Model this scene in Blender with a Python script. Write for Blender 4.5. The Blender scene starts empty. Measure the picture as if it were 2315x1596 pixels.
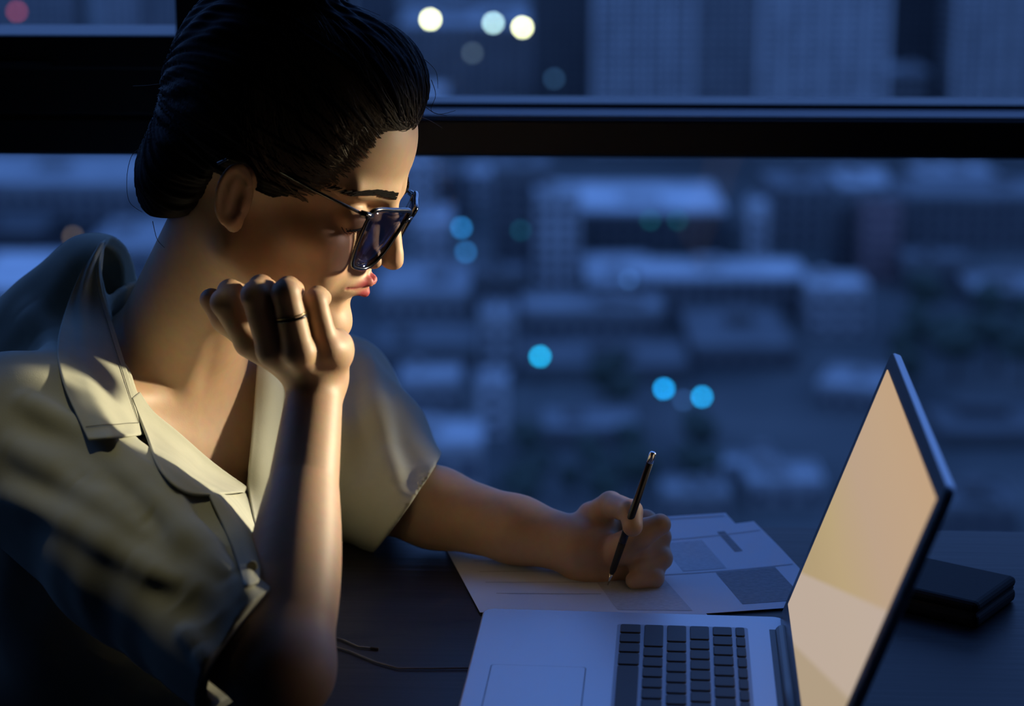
import bpy, math, random
import numpy as np
from mathutils import Vector, Matrix

random.seed(7)
rng = np.random.default_rng(11)
C = bpy.context.scene.collection
SC = bpy.context.scene

# ------------------------------------------------------------------ camera, sky, light, exposure
F_PX, CX, CY = 4693.0, 1157.5, 798.0
PITCH = math.radians(14.1)
YAW = math.radians(1.8)          # the camera looks slightly left of straight at the window
EYE = 0.585                      # eye height above the table top
TT = 0.75                        # table top height
FLOOR_DEPTH = 120.0              # the room is high above the street
RZ = Matrix.Rotation(YAW, 4, 'Z')

cam_d = bpy.data.cameras.new('camera')
cam_d.sensor_width = 36.0
cam_d.lens = 36.0 * F_PX / 2315.0
cam_d.clip_start = 0.05
cam_d.clip_end = 9000
cam_d.dof.use_dof = True
cam_d.dof.focus_distance = 1.58
cam_d.dof.aperture_fstop = 4.2
cam = bpy.data.objects.new('camera', cam_d)
C.objects.link(cam)
cam.location = (0, 0, TT + EYE)
cam.rotation_euler = (math.pi / 2 - PITCH, 0, YAW)
SC.camera = cam

SC.view_settings.view_transform = 'Standard'
SC.view_settings.look = 'None'
SC.view_settings.gamma = 1.0
SC.view_settings.use_curve_mapping = False
SC.view_settings.exposure = 0.0
SC.cycles.use_denoising = True
SC.cycles.max_bounces = 8
SC.cycles.diffuse_bounces = 3
SC.cycles.transparent_max_bounces = 12
SC.cycles.caustics_reflective = False
SC.cycles.caustics_refractive = False
SC.cycles.sample_clamp_indirect = 4.0

world = bpy.data.worlds.new('dusk_sky')
SC.world = world
world.use_nodes = True
wn = world.node_tree.nodes; wl = world.node_tree.links
wn.clear()
w_out = wn.new('ShaderNodeOutputWorld'); w_bg = wn.new('ShaderNodeBackground')
w_tc = wn.new('ShaderNodeTexCoord'); w_sep = wn.new('ShaderNodeSeparateXYZ'); w_r = wn.new('ShaderNodeValToRGB')
wl.new(w_tc.outputs['Generated'], w_sep.inputs[0]); wl.new(w_sep.outputs['Z'], w_r.inputs[0])
w_r.color_ramp.elements[0].position = 0.0; w_r.color_ramp.elements[0].color = (0.14, 0.28, 0.74, 1)
w_r.color_ramp.elements[1].position = 1.0; w_r.color_ramp.elements[1].color = (0.10, 0.25, 0.80, 1)
wl.new(w_r.outputs[0], w_bg.inputs[0]); w_bg.inputs[1].default_value = 1.72
wl.new(w_bg.outputs[0], w_out.inputs[0])

# ------------------------------------------------------------------ helpers
DV = np.array([0, math.cos(PITCH), -math.sin(PITCH)])
UV = np.array([0, math.sin(PITCH), math.cos(PITCH)])
def P(px, py, Y):
    """point on the sight line of pixel (px,py) at forward distance Y; room frame before RZ, z=0 on the table top"""
    d = DV + (px - CX) / F_PX * np.array([1, 0, 0]) - (py - CY) / F_PX * UV
    t = Y / d[1]
    return np.array([d[0] * t, Y, EYE + d[2] * t])
def PZ(px, py, z=0.0):
    d = DV + (px - CX) / F_PX * np.array([1, 0, 0]) - (py - CY) / F_PX * UV
    t = (z - EYE) / d[2]
    return np.array([d[0] * t, d[1] * t, z])
def proj(p):
    p = np.asarray(p, float); V = p - np.array([0, 0, EYE]); zc = V @ DV
    return CX + F_PX * V[..., 0] / zc, CY - F_PX * (V @ UV) / zc
M_W = Matrix.Translation((0, 0, TT)) @ RZ       # person frame to world
def W(p):
    return M_W @ Vector([float(a) for a in p])

def mat(name, col, rough=0.6, metal=0.0, spec=0.5, noise=None, bump=None, emis=None, sss=0.0, coat=0.0, trans=0.0):
    m = bpy.data.materials.new(name); m.use_nodes = True
    nt = m.node_tree; b = nt.nodes['Principled BSDF']
    b.inputs['Base Color'].default_value = (*col, 1)
    b.inputs['Roughness'].default_value = rough
    b.inputs['Metallic'].default_value = metal
    b.inputs['Specular IOR Level'].default_value = spec
    b.inputs['Coat Weight'].default_value = coat
    b.inputs['Transmission Weight'].default_value = trans
    if sss:
        b.inputs['Subsurface Weight'].default_value = sss
        b.inputs['Subsurface Radius'].default_value = (0.012, 0.005, 0.003)
        b.inputs['Subsurface Scale'].default_value = 0.6
    if emis:
        b.inputs['Emission Color'].default_value = (*emis[0], 1); b.inputs['Emission Strength'].default_value = emis[1]
    if noise:                                    # (scale, second colour, [stretch])
        t = nt.nodes.new('ShaderNodeTexNoise'); t.inputs['Scale'].default_value = noise[0]; t.inputs['Detail'].default_value = 6
        tc = nt.nodes.new('ShaderNodeTexCoord'); mp = nt.nodes.new('ShaderNodeMapping')
        nt.links.new(tc.outputs['Object'], mp.inputs[0]); nt.links.new(mp.outputs[0], t.inputs['Vector'])
        if len(noise) > 2: mp.inputs['Scale'].default_value = noise[2]
        r = nt.nodes.new('ShaderNodeValToRGB'); r.color_ramp.elements[0].position = .35; r.color_ramp.elements[1].position = .65
        r.color_ramp.elements[0].color = (*col, 1); r.color_ramp.elements[1].color = (*noise[1], 1)
        nt.links.new(t.outputs['Fac'], r.inputs[0]); nt.links.new(r.outputs[0], b.inputs['Base Color'])
    if bump:                                     # (scale, strength, distance, [stretch])
        t = nt.nodes.new('ShaderNodeTexNoise'); t.inputs['Scale'].default_value = bump[0]; t.inputs['Detail'].default_value = 4
        tc = nt.nodes.new('ShaderNodeTexCoord'); mp = nt.nodes.new('ShaderNodeMapping')
        nt.links.new(tc.outputs['Object'], mp.inputs[0]); nt.links.new(mp.outputs[0], t.inputs['Vector'])
        if len(bump) > 3: mp.inputs['Scale'].default_value = bump[3]
        bp = nt.nodes.new('ShaderNodeBump'); bp.inputs['Strength'].default_value = bump[1]; bp.inputs['Distance'].default_value = bump[2]
        nt.links.new(t.outputs['Fac'], bp.inputs['Height']); nt.links.new(bp.outputs[0], b.inputs['Normal'])
    return m

def glass_mat(name, tint, refl=.18):
    """thin pane: mirror by fresnel over a clear tint"""
    m = bpy.data.materials.new(name); m.use_nodes = True
    nt = m.node_tree; nt.nodes.clear()
    o = nt.nodes.new('ShaderNodeOutputMaterial'); mx = nt.nodes.new('ShaderNodeMixShader')
    fr = nt.nodes.new('ShaderNodeFresnel'); fr.inputs[0].default_value = 1.45
    tr = nt.nodes.new('ShaderNodeBsdfTransparent'); tr.inputs[0].default_value = (*tint, 1)
    gl = nt.nodes.new('ShaderNodeBsdfGlossy'); gl.inputs['Roughness'].default_value = 0.02
    ml = nt.nodes.new('ShaderNodeMath'); ml.operation = 'MULTIPLY'; ml.inputs[1].default_value = refl
    nt.links.new(fr.outputs[0], ml.inputs[0]); nt.links.new(ml.outputs[0], mx.inputs[0])
    nt.links.new(tr.outputs[0], mx.inputs[1]); nt.links.new(gl.outputs[0], mx.inputs[2]); nt.links.new(mx.outputs[0], o.inputs[0])
    return m

def tag(o, label=None, cat=None, group=None, kind=None):
    if label: o['label'] = label
    if cat: o['category'] = cat
    if group: o['group'] = group
    if kind: o['kind'] = kind
    return o
def link(name, me, m=None, parent=None):
    o = bpy.data.objects.new(name, me); C.objects.link(o)
    if m is not None and not me.materials: me.materials.append(m)
    if parent is not None: o.parent = parent
    return o
def empty(name, loc=(0, 0, 0), rz=0.0):
    o = bpy.data.objects.new(name, None); C.objects.link(o); o.location = loc; o.rotation_euler = (0, 0, rz)
    o.empty_display_size = .05
    return o

class MB:
    """collects simple shapes and links them as one mesh"""
    def __init__(s): s.v = []; s.f = []
    def add(s, vs, fs):
        n = len(s.v); s.v += [tuple(map(float, v)) for v in vs]; s.f += [tuple(i + n for i in f) for f in fs]; return s
    def box(s, x0, x1, y0, y1, z0, z1, M=None):
        vs = [(x, y, z) for z in (z0, z1) for y in (y0, y1) for x in (x0, x1)]
        if M is not None: vs = [tuple(M @ Vector(v)) for v in vs]
        return s.add(vs, [(0, 2, 3, 1), (4, 5, 7, 6), (0, 1, 5, 4), (2, 6, 7, 3), (0, 4, 6, 2), (1, 3, 7, 5)])
    def prism(s, pts, z0, z1, M=None):
        n = len(pts)
        vs = [(x, y, z0) for x, y in pts] + [(x, y, z1) for x, y in pts]
        if M is not None: vs = [tuple(M @ Vector(v)) for v in vs]
        return s.add(vs, [tuple(range(n))[::-1], tuple(range(n, 2 * n))] + [(i, (i + 1) % n, n + (i + 1) % n, n + i) for i in range(n)])
    def tube(s, pts, rad, n=8, closed=False):
        pts = [Vector([float(c) for c in p]) for p in pts]; k = len(pts)
        if not hasattr(rad, '__len__'): rad = [rad] * k
        base = len(s.v); prev = None
        for i, p in enumerate(pts):
            a = pts[(i - 1) % k] if (closed or i) else p; b = pts[(i + 1) % k] if (closed or i < k - 1) else p
            d = (b - a).normalized()
            if prev is None: u = d.orthogonal().normalized()
            else:
                u = prev - d * prev.dot(d)
                u = u.normalized() if u.length > 1e-6 else d.orthogonal().normalized()
            prev = u; w = d.cross(u)
            for j in range(n):
                t = 2 * math.pi * j / n
                s.v.append(tuple(p + (u * math.cos(t) + w * math.sin(t)) * rad[i]))
        m = k if closed else k - 1
        for i in range(m):
            for j in range(n):
                a = base + i * n + j; b = base + i * n + (j + 1) % n
                c = base + ((i + 1) % k) * n + (j + 1) % n; d2 = base + ((i + 1) % k) * n + j
                s.f.append((a, b, c, d2))
        if not closed:
            s.f.append(tuple(base + j for j in range(n))[::-1]); s.f.append(tuple(base + (k - 1) * n + j for j in range(n)))
        return s
    def build(s, name, m=None, parent=None, smooth=False, bevel=0, M=None, seg=2):
        me = bpy.data.meshes.new(name)
        vs = s.v if M is None else [tuple(M @ Vector(v)) for v in s.v]
        me.from_pydata(vs, [], s.f)
        if smooth: me.polygons.foreach_set('use_smooth', [True] * len(me.polygons))
        o = link(name, me, m, parent)
        if bevel:
            b = o.modifiers.new('bevel', 'BEVEL'); b.width = bevel; b.segments = seg; b.limit_method = 'ANGLE'
        return o

def rrect(x0, x1, y0, y1, r, n=5):
    pts = []
    for cx, cy, a0 in ((x1 - r, y1 - r, 0), (x0 + r, y1 - r, 90), (x0 + r, y0 + r, 180), (x1 - r, y0 + r, 270)):
        for i in range(n + 1):
            a = math.radians(a0 + 90 * i / n); pts.append((cx + r * math.cos(a), cy + r * math.sin(a)))
    return pts

# ------------------------------------------------------------------ implicit surfaces (numpy)
def A(*v): return np.array(v, np.float32)
def cap(p, a, b, ra, rb=None):
    rb = ra if rb is None else rb
    a = np.asarray(a, np.float32); b = np.asarray(b, np.float32)
    ab = b - a; t = np.clip(((p - a) @ ab) / (ab @ ab + 1e-12), 0, 1)
    q = p - a - t[:, None] * ab
    return np.sqrt((q * q).sum(1)) - (ra + (rb - ra) * t)
def ell(p, c, r, R=None):
    q = p - np.asarray(c, np.float32)
    if R is not None: q = q @ np.asarray(R, np.float32)
    r = np.asarray(r, np.float32)
    k0 = np.sqrt(((q / r) ** 2).sum(1)); k1 = np.sqrt(((q / r ** 2) ** 2).sum(1)) + 1e-9
    return k0 * (k0 - 1) / k1
def smin(a, b, k):
    h = np.clip(.5 + .5 * (b - a) / k, 0, 1)
    return b + (a - b) * h - k * h * (1 - h)
def smax(a, b, k): return -smin(-a, -b, k)
def chain(p, pts, rads, k=0.004):
    d = None
    for i in range(len(pts) - 1):
        c = cap(p, pts[i], pts[i + 1], rads[i], rads[i + 1])
        d = c if d is None else smin(d, c, k)
    return d
def culled(p, lo, hi, fn, margin=.04):
    lo = np.asarray(lo) - margin; hi = np.asarray(hi) + margin
    q = np.maximum(np.maximum(lo - p, p - hi), 0); bd = np.sqrt((q * q).sum(1))
    out = (bd + margin).astype(np.float32)
    m = bd <= 0
    if m.any(): out[m] = fn(p[m])
    return out

def sdf_mesh(fn, lo, hi, vox, relax=2):
    lo = np.array(lo, np.float32); hi = np.array(hi, np.float32)
    B = 8
    nb = np.ceil((hi - lo) / (vox * B)).astype(int) + 1
    n = nb * B
    val = np.empty(tuple(nb[[0, 1, 2]].tolist()) + (B, B, B), np.float32)
    bi = np.stack(np.meshgrid(*[np.arange(k) for k in nb], indexing='ij'), -1).reshape(-1, 3)
    cen = lo + (bi * B + (B - 1) / 2) * vox
    dc = np.concatenate([fn(cen[i:i + 200000].astype(np.float32)) for i in range(0, len(cen), 200000)])
    val.reshape(-1, B * B * B)[:] = np.where(dc > 0, 1., -1.)[:, None]
    near = np.abs(dc) < vox * B * .87 * 1.35 + vox * 2
    off = np.stack(np.meshgrid(*[np.arange(B)] * 3, indexing='ij'), -1).reshape(-1, 3) * vox
    idx = np.nonzero(near)[0]; vv = val.reshape(-1, B * B * B)
    for i in range(0, len(idx), 400):
        ii = idx[i:i + 400]
        pts = (lo + bi[ii][:, None, :] * B * vox + off[None]).reshape(-1, 3).astype(np.float32)
        vv[ii] = fn(pts).reshape(len(ii), -1)
    g = val.transpose(0, 3, 1, 4, 2, 5).reshape(*n.tolist())
    s = g < 0
    c = np.zeros(tuple((n - 1).tolist()), np.uint8)
    for a in (0, 1):
        for b in (0, 1):
            for d in (0, 1):
                c += s[a:n[0] - 1 + a, b:n[1] - 1 + b, d:n[2] - 1 + d]
    act = (c > 0) & (c < 8)
    ai = np.argwhere(act)
    vid = np.full(act.shape, -1, np.int32); vid[act] = np.arange(len(ai))
    acc = np.zeros((len(ai), 3), np.float32); cnt = np.zeros(len(ai), np.float32)
    cs = [(a, b, d) for a in (0, 1) for b in (0, 1) for d in (0, 1)]
    cv = {q: g[ai[:, 0] + q[0], ai[:, 1] + q[1], ai[:, 2] + q[2]] for q in cs}
    for q in cs:
        for ax in range(3):
            if q[ax] == 0:
                r = list(q); r[ax] = 1; r = tuple(r)
                v0, v1 = cv[q], cv[r]; m = (v0 < 0) != (v1 < 0)
                t = np.where(m, v0 / (v0 - v1 + 1e-20), 0)
                pt = np.tile(np.array(q, np.float32), (len(ai), 1)); pt[:, ax] += t
                acc[m] += pt[m]; cnt[m] += 1
    V = lo + (ai + acc / cnt[:, None]) * vox
    faces = []
    for ax in range(3):
        sl0 = [slice(None)] * 3; sl1 = [slice(None)] * 3
        sl0[ax] = slice(0, -1); sl1[ax] = slice(1, None)
        s0 = s[tuple(sl0)]; s1 = s[tuple(sl1)]
        e = np.argwhere(s0 != s1)
        b1, b2 = (ax + 1) % 3, (ax + 2) % 3
        ok = (e[:, b1] > 0) & (e[:, b2] > 0) & (e[:, b1] < n[b1] - 1) & (e[:, b2] < n[b2] - 1)
        e = e[ok]
        def cell(d1, d2):
            q = e.copy(); q[:, b1] -= d1; q[:, b2] -= d2; return vid[q[:, 0], q[:, 1], q[:, 2]]
        fq = np.stack([cell(1, 1), cell(0, 1), cell(0, 0), cell(1, 0)], 1)
        flip = s1[e[:, 0], e[:, 1], e[:, 2]]
        fq[flip] = fq[flip][:, ::-1]
        faces.append(fq)
    Fq = np.concatenate(faces); Fq = Fq[(Fq >= 0).all(1)]
    V = V.astype(np.float32)
    h = vox * .5
    for _ in range(relax):
        d = fn(V)
        gr = np.stack([fn(V + A(h, 0, 0)) - fn(V - A(h, 0, 0)), fn(V + A(0, h, 0)) - fn(V - A(0, h, 0)), fn(V + A(0, 0, h)) - fn(V - A(0, 0, h))], 1) / (2 * h)
        g2 = (gr * gr).sum(1) + 1e-3
        V = V - np.clip(d / g2, -vox * .6, vox * .6)[:, None] * gr
    return V, Fq
def np_mesh(name, V, Fq, m=None, parent=None, to_world=True, cols=None):
    V = np.asarray(V, np.float64)
    if to_world:
        R = np.array(RZ.to_3x3()); V = V @ R.T + np.array([0, 0, TT])
    if parent is not None: V = V - np.array(parent.location)
    me = bpy.data.meshes.new(name)
    me.vertices.add(len(V)); me.vertices.foreach_set('co', V.astype(np.float32).ravel())
    me.loops.add(Fq.size); me.loops.foreach_set('vertex_index', Fq.astype(np.int32).ravel())
    k = Fq.shape[1]
    me.polygons.add(len(Fq)); me.polygons.foreach_set('loop_start', np.arange(0, Fq.size, k, dtype=np.int32))
    me.polygons.foreach_set('loop_total', np.full(len(Fq), k, np.int32))
    me.polygons.foreach_set('use_smooth', np.ones(len(Fq), bool))
    me.update(calc_edges=True); me.validate()
    if cols is not None:
        a = me.color_attributes.new('tone', 'FLOAT_COLOR', 'POINT')
        a.data.foreach_set('color', np.concatenate([cols, np.ones((len(cols), 1))], 1).astype(np.float32).ravel())
    return link(name, me, m, parent)
# ================================================================== the room
m_wall = mat('dark_plaster', (0.035, 0.035, 0.04), .9, noise=(3, (0.045, 0.045, 0.05)), bump=(60, .1, .002))
m_floor = mat('dark_wood_floor', (0.03, 0.024, 0.02), .45, noise=(2, (0.045, 0.035, 0.028), (1, 12, 1)))
m_ceil = mat('grey_ceiling', (0.06, 0.06, 0.065), .9, noise=(4, (0.07, 0.07, 0.075)))
m_frame = mat('black_window_frame', (0.004, 0.004, 0.005), .5, bump=(300, .05, .0005))
m_alu = mat('grey_aluminium_bead', (0.09, 0.085, 0.10), .6, 0, noise=(20, (0.08, 0.075, 0.09)))
m_pane = glass_mat('window_glass', (0.93, 0.97, 0.98))
m_rubber = mat('black_rubber', (0.01, 0.01, 0.011), .8)
WY = 2.05                                    # window plane
X0, X1, Y0, Z1 = -3.2, 3.6, -3.0, 2.7
def struct(name, mb, m, **k): return tag(mb.build(name, m, **k), kind='structure')
struct('floor', MB().box(X0, X1, Y0, WY + .12, -.12, 0), m_floor)
struct('ceiling', MB().box(X0, X1, Y0, WY + .12, Z1, Z1 + .12), m_ceil)
struct('wall_left', MB().box(X0 - .12, X0, Y0 - .12, WY + .12, -.12, Z1 + .12), m_wall)
struct('wall_right', MB().box(X1, X1 + .12, Y0 - .12, WY + .12, -.12, Z1 + .12), m_wall)
struct('wall_back', MB().box(X0, X1, Y0 - .12, Y0, -.12, Z1 + .12), m_wall)
def wz(py, y=WY):                            # height of image row at the window plane
    return P(CX, py, y)[2] + TT
zt0, zt1 = wz(357), wz(238, WY - .03)                  # transom
zl1 = wz(82, WY - .089)                                 # top of the thick rail under the left sash
xm0 = W(P(390, 60, WY - .089))[0]; xm1 = xm0 + .165
# lower fixed pane
w3 = empty('window_3', (0, WY, 0.04)); tag(w3, kind='structure')
o = Vector((0, WY, .04))
TM = Matrix.Translation(-o)
MB().box(X0, X1, WY - .03, WY + .03, .0, .10, M=TM).build('bottom_rail', m_frame, w3, bevel=.004)
zt0 = wz(357, WY - .09); zled = wz(249, WY - .03)
MB().box(X0, X1, WY - .09, WY + .03, zt0, zled, M=TM).build('transom_rail', m_frame, w3, bevel=.004)
MB().box(X0 + .02, X1 - .02, WY - .004, WY + .004, .09, zt0 + .005, M=TM).build('pane', m_pane, w3)
# upper right fixed pane
w1 = empty('window_1', (1, WY, zt1)); tag(w1, kind='structure')
TM = Matrix.Translation(-Vector((1, WY, zt1)))
MB().box(xm1 - .01, X1, WY - .03, WY + .03, zled + .0025, zt1 + .002, M=TM).build('bottom_rail', m_frame, w1, bevel=.003)
MB().box(xm1 + .002, X1, WY - .086, WY - .030, zled + .0003, zled + .0022, M=TM).build('ledge_strip', m_alu, w1, bevel=.0006)
MB().box(X1 - .06, X1, WY - .03, WY + .03, zt1, Z1, M=TM).build('jamb', m_frame, w1)
MB().box(xm1, X1, WY - .03, WY + .03, Z1 - .08, Z1, M=TM).build('head_rail', m_frame, w1)
MB().box(xm1 - .01, X1 - .02, WY - .004, WY + .004, zt1 - .005, Z1 - .06, M=TM).build('pane', m_pane, w1)
# upper left opening sash with its thick rails
w2 = empty('window_2', (-1, WY, zt1)); tag(w2, kind='structure')
TM = Matrix.Translation(-Vector((-1, WY, zt1)))
MB().box(X0, xm1, WY - .088, WY + .03, zled + .0005, zl1 - .03, M=TM).build('bottom_rail', m_frame, w2, bevel=.003)
MB().box(X0, xm0 + .02, WY - .089, WY + .02, zl1 - .034, zl1, M=TM).build('sash_rail', m_frame, w2, bevel=.004)
MB().box(X0, W(P(155, 60, WY))[0], WY - .096, WY - .086, wz(130), wz(122), M=TM).build('drip_bead', mat('dull_frame_bead', (.02, .02, .024), .5), w2, bevel=.001)
MB().box(xm0, xm1, WY - .089, WY + .03, zl1 - .03, Z1, M=TM).build('mullion', m_frame, w2, bevel=.004)
MB().box(X0, xm0 + .01, WY - .03, WY + .03, Z1 - .08, Z1, M=TM).build('head_rail', m_frame, w2)
MB().box(X0, xm0 + .005, WY - .004, WY + .004, zl1 - .02, Z1 - .06, M=TM).build('pane', m_pane, w2)

# ================================================================== the city below
GZ = -FLOOR_DEPTH
def cp(px, py, zw):                          # city point: pixel row seen at world height zw
    return W(PZ(px, py, zw - TT))
def cdist(py, zw=GZ):
    return PZ(CX, py, zw - TT)[1]
m_ground = mat('city_ground', (0.028, 0.033, 0.032), .9, noise=(.03, (0.075, 0.075, 0.07)))
g = MB().add([(-3000, 60, GZ), (3000, 60, GZ), (3000, 6000, GZ), (-3000, 6000, GZ)], [(0, 1, 2, 3)])
g.v = [(a, b, c) for a, b, c in g.v]
struct('ground', g, m_ground)
m_cwin = mat('dark_city_windows', (0.03, 0.035, 0.05), .25)
_cm = {}
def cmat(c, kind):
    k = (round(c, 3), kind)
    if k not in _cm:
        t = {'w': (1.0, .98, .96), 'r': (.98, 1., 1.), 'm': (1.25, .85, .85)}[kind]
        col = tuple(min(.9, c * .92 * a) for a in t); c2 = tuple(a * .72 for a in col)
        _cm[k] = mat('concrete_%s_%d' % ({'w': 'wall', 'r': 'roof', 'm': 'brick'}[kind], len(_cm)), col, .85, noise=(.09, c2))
    return _cm[k]

specs = []
def building(x0, x1, yb, yt, yk, wc, rc, label, rot=0., kind='w', wins=(3.4, 3.6), extra=None):
    D = cdist(yb); a = P(x0, yb, D)[0]; b = P(x1, yb, D)[0]; h = P(CX, yt, D)[2] + TT - GZ
    dep = max(8., PZ(CX, yk, GZ + h - TT)[1] - D) if yk is not None else 30.
    specs.append(dict(a=a, b=b, D=D, dep=dep, h=h, args=(x0, x1, yb, yt, yk, wc, rc, label, rot, kind, wins, extra)))
def resolve():
    """neighbouring footprints are trimmed until no two buildings share ground"""
    for _ in range(6):
        for i, s in enumerate(specs):
            for t in specs[i + 1:]:
                n, f = (s, t) if s['D'] <= t['D'] else (t, s)
                ox = min(n['b'], f['b']) - max(n['a'], f['a'])
                if ox > -1.2 and n['D'] + n['dep'] + 1.2 > f['D']:
                    gap = f['D'] - n['D'] - 2.5
                    if gap > 9: n['dep'] = gap
                    elif (f['a'] + f['b']) > (n['a'] + n['b']): f['a'] = min(n['b'] + 1.5, f['b'] - 6)
                    else: f['b'] = max(n['a'] - 1.5, f['a'] + 6)
    for s in specs: build_one(s)
def build_one(sp_, name='building', cat='building', group=None):
    x0, x1, yb, yt, yk, wc, rc, label, rot, kind, wins, extra = sp_['args']
    """front wall from pixel column x0 to x1, foot at row yb, eaves at row yt, far roof edge at row yk"""
    D, dep, h = sp_['D'], sp_['dep'], sp_['h']; wd = sp_['b'] - sp_['a']
    c = W(((sp_['a'] + sp_['b']) / 2, D, 0)); r = empty(name, (c[0], c[1], GZ), YAW + math.radians(rot))
    tag(r, label, cat, group)
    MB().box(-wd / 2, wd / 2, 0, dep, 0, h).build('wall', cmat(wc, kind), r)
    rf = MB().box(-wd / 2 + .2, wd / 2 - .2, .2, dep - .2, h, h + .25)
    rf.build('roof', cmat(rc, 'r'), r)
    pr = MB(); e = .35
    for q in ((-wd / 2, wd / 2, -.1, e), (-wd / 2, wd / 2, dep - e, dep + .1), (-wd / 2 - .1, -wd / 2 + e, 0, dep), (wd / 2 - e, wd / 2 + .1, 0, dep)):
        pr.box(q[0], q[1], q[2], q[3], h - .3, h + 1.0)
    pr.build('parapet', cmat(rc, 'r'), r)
    hs = random.Random(int(x0 * 7 + yb))
    for i in range(hs.randint(1, 3)):
        w_, d_ = wd * hs.uniform(.1, .25), dep * hs.uniform(.15, .3); cx = hs.uniform(-.3, .3) * wd; cy = dep * hs.uniform(.35, .75)
        MB().box(cx - w_ / 2, cx + w_ / 2, cy - d_ / 2, cy + d_ / 2, h + .2, h + hs.uniform(1.5, 3.2)).build('roof_housing', cmat(rc * .7, 'w'), r)
    if wins:
        g = MB(); fl, sp = wins
        nz = int(h / fl); nx = max(1, int(wd / sp)); ny = max(1, int(dep / sp))
        if nz * nx < 2600:
            for k in range(nz):
                z = 1.0 + k * fl
                for i in range(nx):
                    x = -wd / 2 + (i + .5) * wd / nx; g.box(x - sp * .3, x + sp * .3, -.12, .02, z, z + fl * .52)
                if nz * ny < 700:
                    for i in range(ny):
                        y = (i + .5) * dep / ny
                        for s in (-1, 1): xx = s * wd / 2; g.box(xx - .1, xx + .1, y - sp * .3, y + sp * .3, z, z + fl * .52)
        if g.v: tag(g.build('window_grid', m_cwin, r), kind='stuff')
    if extra: extra(r, wd, dep, h)
    return r

def pilasters(n, dep_=1.2, c=.5):
    def f(r, wd, dep, h):
        for i in range(n + 1):
            x = -wd / 2 + i * wd / n
            MB().box(x - .9, x + .9, -dep_, .5, 0, h).build('pilaster', cmat(c, 'w'), r)
    return f
# --- towers behind the upper pane
building(1345, 1560, 345, -520, None, .38, .3, 'tall pale tower with fine window grid, left one of the towers behind the upper pane', wins=(3.2, 3.0), extra=pilasters(4, 1.5, .5))
building(1562, 1705, 345, -480, None, .21, .3, 'darker narrow tower slab between two pale gridded towers, upper pane', wins=(3.2, 3.0))
building(1707, 1992, 345, -600, None, .38, .3, 'broad pale tower with bright vertical ribs behind the upper pane', wins=(3.2, 3.0), extra=pilasters(6, 1.8, .62))
building(2000, 2140, 300, -200, None, .10, .2, 'dark tower in the gap left of the ribbed tower at the right edge', wins=(3.2, 3.4))
building(1990, 2095, 322, 165, 140, .30, .5, 'low pale annex at the foot of the dark tower in the gap')
building(2150, 2420, 345, -500, None, .30, .3, 'ribbed grey tower cut by the upper right corner', wins=(3.2, 3.0), extra=pilasters(7, 1.6, .45))
building(1200, 1338, 290, -150, None, .09, .2, 'dark blue tower beside the left pale tower, behind the upper pane', wins=(3.2, 3.4))
building(1040, 1100, 150, -260, None, .42, .4, 'slim pale tower above the white lamps', wins=(3.2, 3))
building(900, 1195, 235, 60, 20, .22, .35, 'mid grey block right behind the three white lamps', wins=(3.2, 4))
building(760, 1010, 330, 215, None, .25, .50, 'wide low block with pale roof just above the black transom, right of the hair')
building(1015, 1330, 335, 262, None, .24, .40, 'long low block above the transom between hair and pale tower')
building(560, 900, 200, -300, None, .12, .2, 'dark tower half hidden behind the hair', wins=(3.2, 4))
building(-260, 180, 260, -200, None, .22, .3, 'broad blue grey tower in the small upper left pane', wins=(3.2, 3.4))
building(240, 330, 250, -260, None, .42, .4, 'slim pale tower in the small upper left pane', wins=(3.2, 3.4))
building(335, 520, 255, -160, None, .20, .3, 'grey tower next to the mullion in the small upper left pane', wins=(3.2, 3.4))
# --- middle distance behind the lower pane
building(905, 985, 520, 370, 330, .50, .5, 'narrow bright block touching the forehead, just under the transom')
building(990, 1052, 500, 400, 370, .12, .16, 'small dark block right of the bright block by the forehead')
building(1056, 1110, 470, 400, 375, .45, .5, 'small pale block with bright side above the upper blue lamp')
building(1115, 1245, 620, 385, 350, .13, .14, 'dark tall block left of the white framed building', wins=(3.3, 3.8))
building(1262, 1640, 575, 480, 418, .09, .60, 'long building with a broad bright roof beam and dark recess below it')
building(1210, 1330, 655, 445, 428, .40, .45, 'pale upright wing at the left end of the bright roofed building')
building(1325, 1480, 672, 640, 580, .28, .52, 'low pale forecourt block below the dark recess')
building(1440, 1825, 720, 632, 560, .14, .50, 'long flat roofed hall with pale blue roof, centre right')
building(1690, 1735, 600, 470, 455, .45, .5, 'thin pale stair tower rising from the flat roofed hall')
building(1745, 1895, 560, 430, 385, .16, .16, 'round cornered dark block right of the thin stair tower')
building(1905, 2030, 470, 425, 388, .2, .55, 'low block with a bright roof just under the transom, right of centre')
building(1888, 1948, 618, 470, 450, .08, .1, 'very dark narrow block left of the reddish tower')
building(1950, 2030, 640, 450, 430, .19, .2, 'reddish narrow tower in the right half of the lower pane', kind='m')
building(2085, 2260, 455, 405, 372, .16, .45, 'low blue roofed block under the transom near the right edge')
building(2050, 2400, 560, 450, 405, .12, .16, 'wide dull block at the right edge below the blue roof')
building(2045, 2190, 665, 590, 540, .12, .17, 'dark flat block below the wide dull block')
building(2200, 2420, 705, 660, 625, .10, .30, 'low block with a bluish roof at the right edge, mid height')
building(1830, 1960, 760, 655, 600, .33, .50, 'pale block with bright flat roof right of the long hall')
building(1560, 1800, 835, 790, 700, .10, .13, 'dark wide roof below the long flat hall')
building(940, 1020, 640, 505, 470, .36, .48, 'pale blue block just right of the glasses')
building(1030, 1190, 705, 622, 600, .10, .15, 'dark block below the upper pair of blue lamps')
building(850, 1060, 720, 665, 600, .22, .34, 'broad grey roofed block right of the lips')
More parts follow.
